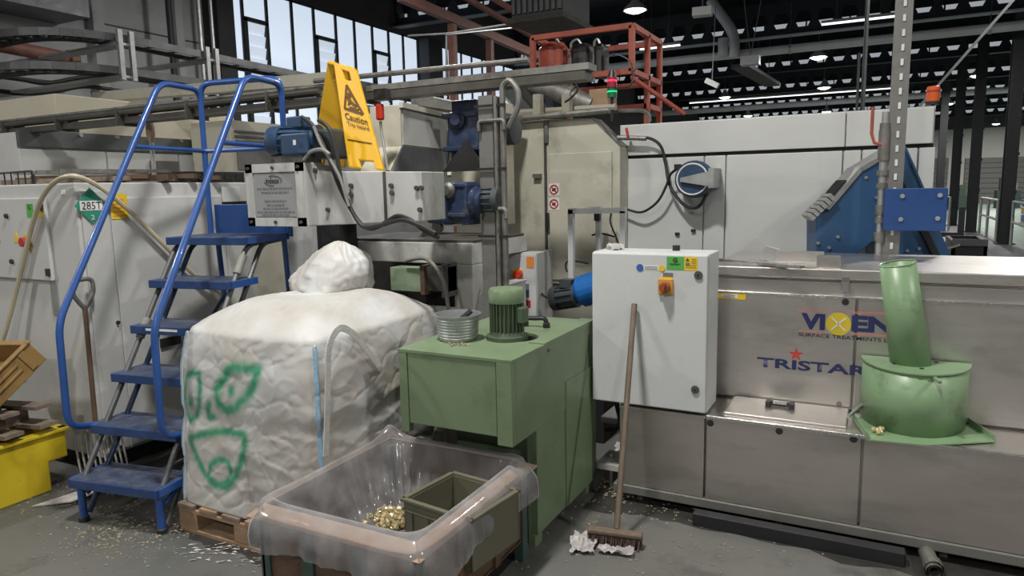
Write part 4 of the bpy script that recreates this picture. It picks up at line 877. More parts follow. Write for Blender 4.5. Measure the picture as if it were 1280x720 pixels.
tag(MB().beam(PY(790, 97, 6.0), PY(855, 142, 6.6), .03, .03).build('handrail', 'red_paint'), 'red sloping handrail leading down right from the guard cage', 'rail')
c = PY(692, 78, 6.25); t = thing('red_drum', 'bright red drum inside the guard cage', 'drum', c)
MB().lathe([(.001, -.22), (.13, -.22), (.14, -.18), (.14, .12), (.10, .17), (.001, .17)], c, (0,0,1), 18).build('drum_body', 'red_paint', t, smooth=True); MB().tube(round_path([c+Vector((-.1, -.1, .15)), c+Vector((-.06, -.14, .22)), c+Vector((.06, -.14, .22)), c+Vector((.1, -.1, .15))], .03), .012, 6).build('bail_handle', 'galvanised', t)
for u, w, lab in ((729, .17, 'black fan housing in the middle of the guard cage'), (752, .09, 'narrow black control box in the guard cage')):
    p = PY(u, 77, 6.3); t = thing('fan_housing', lab, 'box', p); MB().obox(p, (w, .2, .30)).build('casing', 'black_plastic', t, bevel=.03); MB().obox(p+Vector((w*.2, -.105, 0)), (w*.4, .01, .24)).build('cover', 'dark_motor', t); MB().tube(round_path([p+Vector((-w*.6, -.05, -.17)), p+Vector((-w*.6, -.05, .17)), p+Vector((-w*.2, -.05, .20)), p+Vector((0, -.05, .15))], .05), .012, 6).build('pipe', 'galvanised', t, smooth=True)

# ------------------------------------------------------------------ mid things between tank and washer
t = thing('control_box', 'small white control box with red and yellow switch behind the white lidded box', 'control box', (-2.0, 4.12, .7))
x0, x1 = PY(627, 330, 4.12).x, PY(671, 330, 4.12).x
B(x0, x1, 4.12, 4.37, .50, 1.135).build('body', 'dirty_white', t, bevel=.004); B(x0+.06, x1-.004, 4.11, 4.12, .56, 1.125).build('door', 'white_paint', t, bevel=.003)
p = PY(650, 342, 4.11); B(p.x-.05, p.x+.02, 4.095, 4.11, p.z-.03, p.z+.03).build('switch_plate', 'yellow_sticker', t); MB().lathe([(.001, .035), (.026, .035), (.03, 0)], (p.x, 4.095, p.z), (0,-1,0), 14).build('switch_knob', 'red_bright', t, smooth=True)
p = PY(663, 328, 4.11); sticker(p, .055, .075, 'orange_sticker', t, y=4.11); p = PY(658, 363, 4.11); sticker(p, .04, .09, 'ink_grey', t, y=4.11, name='meter_window'); p = PY(660, 380, 4.11); sticker(p, .04, .05, 'red_sticker', t, y=4.11); 
t = thing('lidded_box', 'white steel box with a yellow warning label behind the green motor', 'box', (-2.0, 3.6, .5))
x0, x1 = -2.18, -2.02
B(x0, x1, 3.62, 4.06, .45, .955).build('body', 'white_paint', t, bevel=.004)
B(x0-.008, x1+.006, 3.61, 4.065, .955, .968).build('lid', 'dirty_white', t, bevel=.003)
p = PY(599, 380, 3.62); sticker(p, .085, .055, 'yellow_sticker', t, y=3.62)
for k in range(3): B(p.x-.035, p.x+.02+.005*k, 3.617, 3.6185, p.z-.02+k*.016, p.z-.014+k*.016).build('print_line', 'ink_brown', t)
tag(MB().tube(smooth_path([PY(607, 357, 3.55), PY(622, 358, 3.5), PY(640, 372, 3.4), PY(653, 396, 3.25), PY(658, 400, 3.2)], 6), .008, 7).build('power_cable', 'hose_grey', smooth=True), 'grey cable running from the white lidded box to the green tank handle', 'cable')
t = thing('tube_frame', 'pale square tube frame standing behind the white control cabinet', 'frame', (-1.6, 4.2, 0))
w = .035
A0 = PY(714, 264, 4.2); C0 = PY(779, 262, 4.2)
def sq(a, b, nm='tube'): MB().beam(a, b, w, w).build(nm, 'white_paint', t)
sq((A0.x, 4.2, .90), (A0.x, 4.2, A0.z+.01), 'upright'); sq((A0.x-.015, 4.2, A0.z), (C0.x+.02, 4.2, A0.z+.005), 'top_tube'); sq((C0.x, 4.2, 0), (C0.x, 4.2, A0.z), 'upright')
y2 = PX(740, 300, A0.x).y
sq((A0.x, 4.2, .92), (A0.x, 4.6, .92), 'bottom_tube'); sq((A0.x+.03, 4.62, 0), (A0.x+.03, 4.62, A0.z), 'upright'); sq((A0.x+.02, 4.2, A0.z), (A0.x+.03, 4.62, A0.z), 'top_tube')
MB().obox((A0.x+.03, 4.595, A0.z-.05), (.04, .03, .06)).build('clamp', 'black_plastic', t)
for pts, lab in (([(740, 294), (752, 292), (768, 296)], 'thin black cable at the pale tube frame, upper'), ([(764, 266), (763, 278), (770, 296), (773, 305)], 'thin black cable hanging at the pale tube frame'), ([(709, 340), (707, 332), (712, 326), (735, 329)], 'thin black cable at the foot of the cream door')): tag(MB().tube(smooth_path([PY(u, v, 4.68) for u, v in pts], 5), .007, 6).build('power_cable', 'black_rubber', smooth=True), lab, 'cable', 'cables at the tube frame')
tag(MB().tube(smooth_path([PY(669, 352, 4.3), PY(676, 366, 4.2), PY(684, 372, 4.1), PY(692, 373, 4.05)], 5), .008, 6).build('power_cable', 'black_rubber', smooth=True), 'black cable running to the small dark pump motor', 'cable')
t = thing('pump_set', 'blue finned pump with a dark motor between green tank and control cabinet', 'pump', (-1.6, 4.0, .6))
A = PY(690, 374, 4.0); Bp = PY(722, 369, 4.0); Cp = PY(752, 360, 4.0)
electric_motor(t, A, Bp, .075, 'dark_motor', 12); MB().lathe([(.001, 0), (.07, 0), (.095, .03), (.095, .26), (.001, .26)], Bp+Vector((.0, 0, .015)), Cp-Bp, 20).build('pump_body', 'blue_bright', t, smooth=True)
for k in range(7): q = Bp.lerp(Cp, .25+.1*k)+Vector((0, 0, .015)); MB().lathe([(.102, -.004), (.102, .004)], q, Cp-Bp, 20).build('fin', 'blue_bright', t)
B(A.x-.1, Cp.x, 3.92, 4.1, .50, .62).build('base', 'grime', t); B(A.x-.15, Cp.x+.05, 3.9, 4.14, 0, .50).build('pedestal', 'dark_void', t); MB().obox((Bp+A)/2+Vector((.02, 0, .09)), (.08, .08, .05)).build('terminal_box', 'dark_motor', t)

# ------------------------------------------------------------------ blue inclined machine and post on the right
t = thing('blue_conveyor', 'angular dark blue elevator conveyor with grey top plates behind the washer', 'conveyor', (0, 4.60, 0))
BY = 4.60
P2 = lambda u, v, y=BY: (PY(u, v, y).x, PY(u, v, y).z)
outer = [P2(1018, 330), P2(1018, 270), P2(1036, 262), P2(1078, 214), P2(1131, 184), P2(1201, 330), P2(1098, 330), P2(1096, 297), P2(1072, 316), P2(1066, 330)]
MB().prism(outer, 'y', BY, BY+.22).build('casing', 'blue_machine', t, bevel=.004)
B(outer[0][0], outer[0][0]+.13, BY+.06, BY+.2, 0, outer[0][1]+.02).build('leg', 'blue_machine', t); B(.08, .33, BY+.06, BY+.2, 0, outer[5][1]+.02).build('leg', 'blue_machine', t)
def cover(a, b, th=.02, nm='top_plate', mt='galvanised', y0=BY-.01, y1=BY+.23):
    a = Vector((a[0], 0, a[1])); b = Vector((b[0], 0, b[1])); d = (b-a).normalized(); n = Vector((-d.z, 0, d.x))*th
    return MB().add([(p.x, y, p.z) for y in (y0, y1) for p in (a, b, b+n, a+n)], [(0,1,2,3),(4,7,6,5),(0,4,5,1),(1,5,6,2),(2,6,7,3),(3,7,4,0)]).build(nm, mt, t)
cover(P2(1034, 262), P2(1078, 212), .025); cover(P2(1077, 214), P2(1131, 183), .025); cover(P2(1131, 184), P2(1166, 258), .012, 'end_plate', 'blue_machine')
a = P2(1043, 250); b = P2(1062, 229); cover(a, b, .031, 'opening', 'dark_void', BY+.02, BY+.2)
a = P2(1012, 268); b = P2(1042, 240)
for k in range(6):
    f = k/6; u = (a[0]+(b[0]-a[0])*f, a[1]+(b[1]-a[1])*f-.03); v = (a[0]+(b[0]-a[0])*(f+.13), a[1]+(b[1]-a[1])*(f+.13)-.03); cover(u, v, .04, 'grille_bar', 'galvanised', BY-.04, BY+.12)
MB().beam((P2(1119, 215)[0], BY-.012, P2(1119, 215)[1]), (P2(1130, 237)[0], BY-.012, P2(1130, 237)[1]), .02, .03).build('seam', 'dark_void', t); MB().beam((P2(1155, 285)[0], BY-.012, P2(1155, 285)[1]), (P2(1176, 325)[0], BY-.012, P2(1176, 325)[1]), .03, .035).build('slot', 'dark_void', t)
for u, v in ((1081, 222), (1095, 247), (1096, 273), (1034, 308), (1020, 302), (1045, 295), (1152, 312), (1136, 314)): p = PY(u, v, BY); MB().lathe([(.001,.01),(.01,.01),(.01,0)], (p.x, BY, p.z), (0,-1,0), 6).build('bolt', 'galvanised', t)
t.rotation_euler.z = .33
t = thing('blue_panel_box', 'flat bright blue box bolted to the perforated post', 'box', (.17, 4.33, 1.26))
p = PY(1106, 236, 4.33); q = PY(1182, 289, 4.33); B(p.x, q.x, 4.33, 4.38, q.z, p.z).build('casing', 'blue_box', t, bevel=.004)
for u, v in ((1128, 245), (1175, 244), (1126, 274), (1172, 273)): r = PY(u, v, 4.33); MB().lathe([(.001,.01),(.012,.01),(.012,0)], (r.x, 4.33, r.z), (0,-1,0), 8).build('bolt', 'galvanised', t)
t = thing('perforated_post', 'galvanised perforated strut post with a pipe and valve beside the blue box', 'post', (.02, 4.41, 0))
p = PY(1108, 320, 4.41); xp = p.x+.015; tp = PY(1134, -8, 4.41); lean = (tp.x-.01-xp)
m = MB(); m.beam((xp, 4.41, 0), (xp+lean*6.6/(tp.z+.1), 4.41, 6.6), .085, .05, up=(0,1,0)); m.build('strut', 'column_grey', t)
zz = .3
while zz < tp.z: f = zz/(tp.z+.1); MB().obox((xp+lean*f+.004, 4.382, zz), (.014, .006, .034)).build('slot', 'pipe_pale', t); zz += .075
zv = PY(1105, 140, 4.39).z; MB().cyl((xp-.058, 4.39, 0), (xp-.058+lean*.85*zv/(tp.z+.1), 4.39, zv), .019, 10).build('pipe', 'galvanised', t, smooth=True)
for v, h, r in ((182, .16, .03), (216, .03, .03), (232, .03, .028), (262, .05, .028), (275, .03, .03), (296, .05, .03), (160, .05, .027)): c = PY(1105, v, 4.39); f = c.z/(tp.z+.1); MB().cyl((xp-.058+lean*.85*f, 4.39, c.z-h/2), (xp-.058+lean*.85*f, 4.39, c.z+h/2), r, 10).build('coupling', 'grubby_steel', t, smooth=True)
c = PY(1098, 178, 4.37); MB().tube([c+Vector((.04, .0, -.02)), c+Vector((-.02, 0, 0)), c+Vector((-.035, 0, .05)), c+Vector((-.035, 0, .19))], .009, 7).build('valve_lever', 'red_paint', t)
t = thing('black_tray', 'low black open tray right of the blue conveyor behind the washer', 'tray', (.5, 5.3, .9))
p = PY(1190, 301, 5.2); q = PY(1233, 330, 5.2); x0, x1, zt_ = p.x, q.x, p.z
for (a, b, c, d) in ((x0, x1, 5.2, 5.22), (x0, x1, 5.68, 5.7), (x0, x0+.02, 5.2, 5.7), (x1-.02, x1, 5.2, 5.7)): B(a, b, c, d, .8, zt_).build('side', 'black_plastic', t)
B(x0, x1, 5.2, 5.7, .78, .80).build('bottom', 'black_plastic', t)
for (a, b) in ((x0+.02, 5.23), (x1-.06, 5.23), (x0+.02, 5.63), (x1-.06, 5.63)): B(a, a+.04, b, b+.04, 0, .78).build('leg', 'black_plastic', t)
B(x0, x1, 5.19, 5.2, zt_-.03, zt_+.012).build('rim', 'galvanised_dark', t)
p = PY(1163, 317, 5.05); q = PY(1200, 306, 5.05); tag(MB().beam(p, q, .012, .012).build('steel_rod', 'steel_bright'), 'thin bright rod sticking out at the black tray', 'rod')

# =================================================================== stainless parts washer
t = thing('parts_washer', 'long stainless steel parts washer with printed lettering and a lid', 'washing machine', (.6, 3.2, 0))
FYW = 3.2; UY = 3.55; ZD = .487
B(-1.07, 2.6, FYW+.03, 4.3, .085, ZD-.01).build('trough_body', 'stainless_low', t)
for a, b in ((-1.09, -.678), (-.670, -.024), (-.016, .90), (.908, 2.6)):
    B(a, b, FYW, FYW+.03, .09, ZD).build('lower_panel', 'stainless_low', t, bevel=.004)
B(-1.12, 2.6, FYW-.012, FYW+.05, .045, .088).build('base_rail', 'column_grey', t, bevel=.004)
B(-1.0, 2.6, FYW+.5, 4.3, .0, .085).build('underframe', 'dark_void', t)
for x in (-1.0, -.35, .3, .95): MB().cyl((x, 3.26, 0), (x, 3.26, .05), .02, 8).build('foot', 'grubby_steel', t)
B(-1.09, 2.6, FYW-.004, UY+.02, ZD-.008, ZD+.002).build('deck', 'stainless', t)
B(-.67, 2.6, FYW-.008, FYW+.012, ZD-.004, ZD+.010).build('deck_lip', 'steel_bright', t, bevel=.003)
for u, v in ((888, 529), (974, 539), (1067, 549)): p = PY(u, v, FYW); MB().lathe([(.001,.006),(.014,.006),(.016,0)], (p.x, FYW, p.z), (0,-1,0), 12).build('plug', 'black_plastic', t, smooth=True)
h = B(-.60, -.085, 3.24, 3.52, ZD+.002, ZD+.022).build('hatch_cover', 'stainless', t, bevel=.004)
c = PZ(975, 507, ZD+.03)
for s_ in (-1, 1): MB().obox(c+Vector((s_*.052, 0, -.0)), (.022, .05, .04)).build('handle_foot', 'black_plastic', h, bevel=.004)
MB().obox(c+Vector((0, 0, .008)), (.10, .022, .022)).build('handle_grip', 'black_plastic', h); MB().obox(c+Vector((0, -.006, .016)), (.06, .016, .012)).build('handle_plate', 'steel_bright', h)
# upper body
B(-.722, 2.6, UY+.02, 4.32, ZD, 1.10).build('upper_body', 'stainless', t)
for a, b in ((-.718, -.078), (-.070, 2.6)): B(a, b, UY-.012, UY+.02, ZD+.012, 1.027).build('upper_panel', 'stainless', t, bevel=.004)
B(-.72, 2.6, UY-.002, UY+.02, 1.030, 1.094).build('neck_band', 'stainless', t); B(-.718, 2.6, UY-.018, UY-.002, 1.022, 1.032).build('bright_edge', 'steel_bright', t, bevel=.003)
B(-.71, 2.6, UY+.03, 4.3, 1.094, 1.106).build('seal_gap', 'dark_void', t)
B(-.735, 2.6, UY-.022, 4.34, 1.106, 1.158).build('lid', 'stainless', t, bevel=.008)
p = PY(1057, 352, UY-.02); la = MB().obox((p.x, UY-.022, 1.082), (.035, .02, .05)).build('latch', 'steel_bright', t, bevel=.004); MB().obox((p.x, UY-.026, 1.112), (.028, .016, .02)).build('keeper', 'grubby_steel', la)
p = PY(1057, 377, UY); MB().lathe([(.001,.01),(.014,.01),(.016,0)], (p.x, UY-.012, p.z), (0,-1,0), 12).build('plug', 'black_plastic', t, smooth=True)
p = PY(1049, 504, UY); MB().lathe([(.001,.01),(.012,.01),(.012,0)], (p.x, UY-.012, p.z), (0,-1,0), 8).build('bolt', 'grubby_steel', t)
# printed lettering
py_ = UY-.0125
def PV(u, v): return PY(u, v, py_)
def word(body, u0, u1, v0, v1, mt, bold=.02, nm='lettering'):
    a = PV(u0, v1); b = PV(u1, v1); z1_ = PV(u0, v0).z
    return text(nm, body, (a.x, py_, a.z), (b.x, py_, a.z), (a.x, py_, z1_), mt, t, bold=bold)
word('VI', 1001, 1031, 391, 411, 'ink_navy', .05); word('EN', 1064, 1116, 394, 414, 'ink_navy', .05)
c = PV(1048, 405); MB().lathe([(.001, .0012), (.0535, .0012), (.0535, 0)], (c.x, py_, c.z), (0,-1,0), 28).build('logo_disc', 'ink_yellow', t)
for s_ in (-1, 1): MB().beam((c.x-.03, py_-.0018, c.z-.03*s_), (c.x+.03, py_-.0018, c.z+.03*s_), .006, .001, up=(0,1,0)).build('logo_cross', 'white_sticker', t)
def hline(u0, u1, v, mt, th=.005): a = PV(u0, v); b = PV(u1, v); B(a.x, b.x, py_-.0012, py_, a.z-th/2, a.z+th/2).build('logo_line', mt, t)
hline(998, 1031, 388.5, 'ink_pink'); hline(1063, 1122, 391, 'ink_pink'); hline(998, 1031, 414, 'ink_pink', .008); hline(1063, 1122, 417, 'ink_pink', .008)
hline(996, 1126, 385.5, 'ink_pink', .0025)
word('SURFACE TREATMENTS LTD', 998, 1124, 414.5+1, 420, 'ink_black', .012)
word('TRISTAR', 946, 1086, 446, 458, 'ink_navy', .03)
c = PV(995, 443); MB().prism([(c.x+(.034 if i % 2 == 0 else .014)*math.sin(PI*i/5), c.z+(.034 if i % 2 == 0 else .014)*math.cos(PI*i/5)) for i in range(10)], 'y', py_-.002, py_-.0005).build('logo_star', 'ink_red', t)
p = PV(914, 370); s = B(p.x-.07, p.x+.07, py_-.002, py_, p.z-.016, p.z+.016).build('instruction_strip', 'yellow_sticker', t, bevel=.008); B(p.x-.045, p.x+.03, py_-.0028, py_-.002, p.z-.010, p.z+.010).build('text_field', 'white_sticker', s)
for dz in (-.004, .004): B(p.x-.04, p.x+.02, py_-.0034, py_-.0028, p.z+dz-.0015, p.z+dz+.0015).build('print_line', 'ink_grey', s)
# things lying on its lid
ZL = 1.158
t2 = thing('steel_bars', 'steel flat bars lying on the washer lid beside the control cabinet', 'bars', (-.6, 3.7, ZL))
MB().beam(PZ(893, 324, ZL+.008), PZ(1003, 334, ZL+.012), .035, .012).build('bar', 'steel_bright', t2); MB().beam(PZ(897, 329, ZL+.006), PZ(985, 331, ZL+.006), .03, .01).build('bar', 'galvanised', t2)
t2 = thing('steel_bracket', 'bent steel bracket with a block standing on the washer lid', 'bracket', (-.3, 4.0, ZL))
p = PZ(975, 328, ZL); q = PZ(1038, 335, ZL)
B(p.x-.02, q.x-.04, p.y-.01, p.y, ZL, ZL+.06).build('web', 'stainless', t2); B(p.x-.02, q.x-.04, p.y-.06, p.y, ZL, ZL+.006).build('flange', 'stainless', t2); B(q.x-.06, q.x+.04, q.y, q.y+.05, ZL, ZL+.055).build('block', 'stainless', t2); p = PZ(963, 326, ZL); MB().obox((p.x, p.y, ZL+.035), (.07, .05, .07), (0, .3, 0)).build('end_piece', 'galvanised', t2)

# ------------------------------------------------------------------ white control cabinet
t = thing('control_cabinet', 'white wall-mounted electrical control cabinet on the left end of the stainless washer', 'control cabinet', (-.95, 3.2, .5))
cx0, cx1, cy0, cy1, cz0, cz1 = -1.232, -.672, 3.215, 3.43, .498, 1.242
B(cx0, cx1, cy0, cy1, cz0, cz1).build('body', 'white_paint', t, bevel=.006)
dr = B(cx0+.003, cx1-.003, cy0-.022, cy0-.002, cz0+.004, cz1-.004).build('door', 'white_paint', t, bevel=.006)
CYD = cy0-.022
for u, v in ((873, 344), (869, 487)): p = PY(u, v, CYD); MB().lathe([(.001, .008), (.018, .008), (.020, 0)], (p.x, CYD, p.z), (0,-1,0), 14).build('lock', 'galvanised_dark', dr, smooth=True); MB().obox((p.x, CYD-.009, p.z), (.008, .003, .008)).build('lock_core', 'black_plastic', dr)
p = PY(843, 330, CYD); q0 = PY(833.5, 320.5, CYD); q1 = PY(855, 338, CYD); s = B(q0.x, q1.x, CYD-.001, CYD, q1.z, q0.z).build('green_label', 'green_sticker', dr); w_ = q1.x-q0.x; hh = q0.z-q1.z
text('letter', 'G', (q0.x+w_*.36, CYD-.001, q0.z-hh*.42), (q0.x+w_*.62, CYD-.001, q0.z-hh*.42), (q0.x+w_*.36, CYD-.001, q0.z-hh*.10), 'ink_black', s, bold=.03)
B(q0.x+w_*.15, q0.x+w_*.8, CYD-.002, CYD-.001, q0.z-hh*.55, q0.z-hh*.52).build('print_line', 'ink_black', s); B(q0.x+w_*.2, q0.x+w_*.7, CYD-.002, CYD-.001, q0.z-hh*.62, q0.z-hh*.60).build('print_line', 'ink_black', s)
q0 = PY(855.5, 321, CYD); q1 = PY(872, 338.5, CYD); s = B(q0.x, q1.x, CYD-.001, CYD, q1.z, q0.z).build('yellow_label', 'yellow_sticker', dr); w_ = q1.x-q0.x; hh = q0.z-q1.z
MB().prism([(q0.x+w_*.08, q0.z-hh*.32), (q0.x+w_*.4, q0.z-hh*.32), (q0.x+w_*.24, q0.z-hh*.08)], 'y', CYD-.002, CYD-.001).build('warning_triangle', 'ink_brown', s)
for k in range(5): B(q0.x+w_*(.55 if k < 3 else .1), q0.x+w_*.9, CYD-.002, CYD-.001, q0.z-hh*(.2+.15*k), q0.z-hh*(.17+.15*k)).build('print_line', 'ink_brown', s)
B(q0.x+w_*.1, q0.x+w_*.42, CYD-.002, CYD-.001, q0.z-hh*.62, q0.z-hh*.42).build('pictogram', 'ink_grey', s)
q0 = PY(797, 331, CYD); q1 = PY(831, 340, CYD); s = B(q0.x, q1.x, CYD-.001, CYD, q1.z+.006, q0.z-.002).build('strip_label', 'white_sticker', dr); zc = (q0.z+q1.z)/2+.002
MB().lathe([(.001, .002), (.017, .002), (.017, 0)], (q0.x+.012, CYD-.001, zc), (0,-1,0), 16).build('blue_disc', 'blue_sticker', s); MB().lathe([(.001, .002), (.015, .002), (.015, 0)], (q1.x-.014, CYD-.001, zc), (0,-1,0), 16).build('yellow_disc', 'yellow_sticker', s)
for dz in (-.004, .005): B(q0.x+.035, q1.x-.035, CYD-.002, CYD-.001, zc+dz-.0015, zc+dz+.0015).build('print_line', 'ink_grey', s)
p = PY(832.5, 358, CYD); s = MB().obox((p.x, CYD-.008, p.z), (.068, .016, .072)).build('isolator_plate', 'isolator_orange', dr, bevel=.003)
MB().lathe([(.026, 0), (.026, .016), (.018, .03), (.001, .03)], (p.x, CYD-.016, p.z), (0,-1,0), 18).build('isolator_knob', 'isolator_red', s, smooth=True); MB().obox((p.x, CYD-.048, p.z), (.014, .012, .045), (0, .3, 0)).build('knob_grip', 'isolator_red', s)
p = PY(833, 349, CYD); B(p.x-.025, p.x+.03, CYD-.002, CYD, p.z-.012, p.z+.012).build('yellow_tag', 'yellow_sticker', dr); p = PY(833, 343.5, CYD); B(p.x-.015, p.x+.03, CYD-.003, CYD, p.z-.008, p.z+.010).build('black_tag', 'ink_grey', dr)
p = PZ(852, 311, cz1); MB().cyl((p.x, 3.35, cz1), (p.x, 3.35, cz1+.025), .018, 12).build('cable_gland', 'black_plastic', t)
m = MB(); c = PZ(772, 311, cz1)
for k in range(7): m.obox((c.x+random.uniform(-.025, .025), 3.33+random.uniform(-.03, .03), cz1+.012), (.03, .028, .024), (random.random(), random.random(), random.random()*3))
tag(m.build('paper_scrap', 'paper_rag'), 'crumpled white paper scrap on top of the control cabinet', 'paper')

# ------------------------------------------------------------------ green chute standing on the washer deck
t = thing('discharge_chute', 'green steel chute with a leaning pipe on a half-round drum and tray', 'chute', (.17, 3.4, ZD))
dx = PY(1142, 500, 3.40).x; zt = .762; z0 = ZD+.012; n = 20; ra, rb, yb_ = .205, .27, 3.52
arc = [(dx+ra*math.cos(PI+PI*i/n), yb_+rb*math.sin(PI+PI*i/n)) for i in range(n+1)]
m = MB(); m.add([(x, y, z) for z in (z0, zt) for x, y in arc], [(i, i+1, i+n+2, i+n+1) for i in range(n)]); m.add([(dx-ra, yb_, z0), (dx+ra, yb_, z0), (dx+ra, yb_, zt), (dx-ra, yb_, zt)], [(0,1,2,3)])
m.build('drum_shell', 'green_chute', t, smooth=True, solid=.004)
arc2 = [(dx+(ra+.008)*math.cos(PI+PI*i/n), yb_+(rb+.008)*math.sin(PI+PI*i/n)) for i in range(n+1)]
MB().prism(arc2, 'z', zt, zt+.006).build('top_plate', 'green_chute', t)
for u, v in ((1118, 455), (1152, 461), (1170, 453)): p = PZ(u, v, zt+.006); MB().obox(p, (.016, .016, .006)).build('bolt', 'black_plastic', t)
MB().beam(PY(1166, 471, 3.27), PY(1175, 478, 3.22), .012, .012).build('tab', 'green_chute', t)
pt = PY(1122, 330, 3.40); pb = PZ(1139, 455, zt)
pb = Vector((pb.x, pb.y, zt-.02)); n = 24; d = (pb-pt).normalized(); e_ = d.orthogonal().normalized(); g_ = d.cross(e_)
m = MB(); R1, R2 = .068, .077
vs_ = [pt+(e_*math.cos(2*PI*k/n)+g_*math.sin(2*PI*k/n))*R1 for k in range(n)]+[pb+(e_*math.cos(2*PI*k/n)+g_*math.sin(2*PI*k/n))*R2 for k in range(n)]
m.add(vs_, [(k, (k+1) % n, (k+1) % n+n, k+n) for k in range(n)]); m.build('pipe', 'green_chute', t, smooth=True, solid=.004)
m = MB(); m.tube([vs_[k]-d*.002 for k in range(n)], .0035, 5, closed=True); m.build('pipe_rim', 'green_chute', t)
ty = [PZ(1066, 522, z0), PZ(1085, 549, z0), PZ(1160, 556, z0), PZ(1244, 551, z0), PZ(1203, 524, z0)]
ty = [Vector((v.x, v.y, z0-.006)) for v in ty]
bl_, fl_, fm_, fr_, br_ = ty
MB().slab([fl_, fm_, fr_, br_, bl_], .005).build('tray', 'green_chute', t)
for A, Bq in ((bl_, fl_), (fr_, br_)): MB().add([A, Bq, Bq+Vector((0,0,.03)), A+Vector((0,0,.03))], [(0,1,2,3)]).build('tray_edge', 'green_chute', t, solid=.004)
MB().cyl(PY(1060, 521, 3.36), PY(1078, 506, 3.45), .008, 7).build('bracket_rod', 'galvanised', t)
for i, (u, v) in enumerate(((1094, 537), (1099, 540), (1101, 536))): p = PZ(u, v, z0+.012); tag(MB().lathe([(.001,-.012),(.010,-.012),(.012,0),(.008,.004),(.008,.012),(.001,.012)], p, (1, .3*i, .2), 8).build('brass_fitting', 'brass', smooth=True), ('brass fitting in the green chute tray, leftmost of three', 'brass fitting in the green chute tray, nearest its front edge', 'brass fitting in the green chute tray, closest to the drum')[i], 'fitting', 'brass fittings in the chute tray')

# ------------------------------------------------------------------ broom, rags, floor pieces
t = thing('push_broom', 'wooden push broom leaning against the white control cabinet', 'broom', (-1, 2.9, 0))
hb = PZ(771, 662, .10); ht = PY(793, 380, 3.17)
hb = PZ(771, 660, .07); MB().cyl(hb, ht, .0135, 10).build('handle', 'broom_wood', t, smooth=True)
a = PZ(735, 661, .06); b = PZ(803, 670, .06); mid = (a+b)/2
MB().beam(a, b, .045, .02).build('head', 'broom_wood', t, bevel=.006)
m = MB(); dv = (b-a).normalized(); nv = Vector((-dv.y, dv.x, 0))
for i in range(40):
    for j in range(4):
        p = a+dv*((b-a).length*(i+.5)/40)+nv*(-.016+.0105*j)+Vector((0,0,-.012)); q = p+Vector((random.uniform(-.008,.008), random.uniform(-.02,.01), -.046)); m.cyl(p, q, .0035, 4)
o = m.build('bristles', 'bristle', t); o['kind'] = 'stuff'
def rag(lab, c, w, d_, ang, seed):
    m = MB(); n = 16; R = Matrix.Rotation(ang, 3, 'Z'); idx = []
    for i in range(n):
        for j in range(n):
            u, v = i/(n-1)-.5, j/(n-1)-.5; p = R @ Vector((u*w*(1+.3*noise.noise((v*4, seed, 0))), v*d_*(1+.3*noise.noise((u*4, seed, 3))), 0)); z = .012+.03*abs(noise.fractal((u*5+seed, v*5, seed), .9, 2, 4)); m.v.append((c.x+p.x, c.y+p.y, z))
    for i in range(n-1):
        for j in range(n-1): m.f.append((i*n+j, (i+1)*n+j, (i+1)*n+j+1, i*n+j+1))
    tag(m.build('paper_rag', 'paper_rag', smooth=False, solid=.002), lab, 'rag', 'rags by the broom')
rag('crumpled pale rag on the floor left of the broom head', PZ(729, 682, 0), .10, .17, .3, 1.3); rag('flat pale rag on the floor in front of the broom head', PZ(770, 692, 0), .15, .05, .2, 4.1)
a = PZ(862, 655, .03); t = thing('box_section', 'black steel box section lying on the floor along the washer', 'bar', (a.x, 3.06, 0)); xe = PY(1131, 700, 3.1).x; MB().box(a.x, xe, 3.08, 3.14, .0, .06).build('bar', 'post_black', t, bevel=.004); B(xe, xe+.004, 3.09, 3.13, .01, .05).build('open_end', 'dark_void', t)
p = PZ(1160, 707, .03); t = thing('drain_stub', 'short grey pipe stub sticking out under the washer', 'pipe', p); MB().lathe([(.03, 0), (.03, .45), (.022, .45), (.022, .0)], Vector((p.x+.02, p.y-.05, .032)), (-.12, 1, 0), 14).build('pipe', 'grubby_steel', t, smooth=True); MB().lathe([(.036, 0), (.036, .05)], Vector((p.x+.02, p.y-.03, .032)), (-.12, 1, 0), 14).build('collar', 'grubby_steel', t)
# oily dirt along the washer's foot, also painting in the shade of its void
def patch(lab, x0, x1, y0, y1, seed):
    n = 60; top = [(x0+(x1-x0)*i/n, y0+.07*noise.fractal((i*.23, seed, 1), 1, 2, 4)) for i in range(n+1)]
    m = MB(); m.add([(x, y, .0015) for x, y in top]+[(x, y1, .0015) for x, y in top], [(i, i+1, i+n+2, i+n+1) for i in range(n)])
    tag(m.build('oily_dirt_shade', 'floor_grime_shade'), lab, 'dirt', kind='stuff')
patch('black oily dirt with painted-in shade on the floor along the foot of the washer', -1.22, 2.6, 3.04, 3.7, 1.7)
patch('black oily dirt on the floor under the blue steps and machine', -3.75, -1.3, 1.98, 3.3, 6.1)
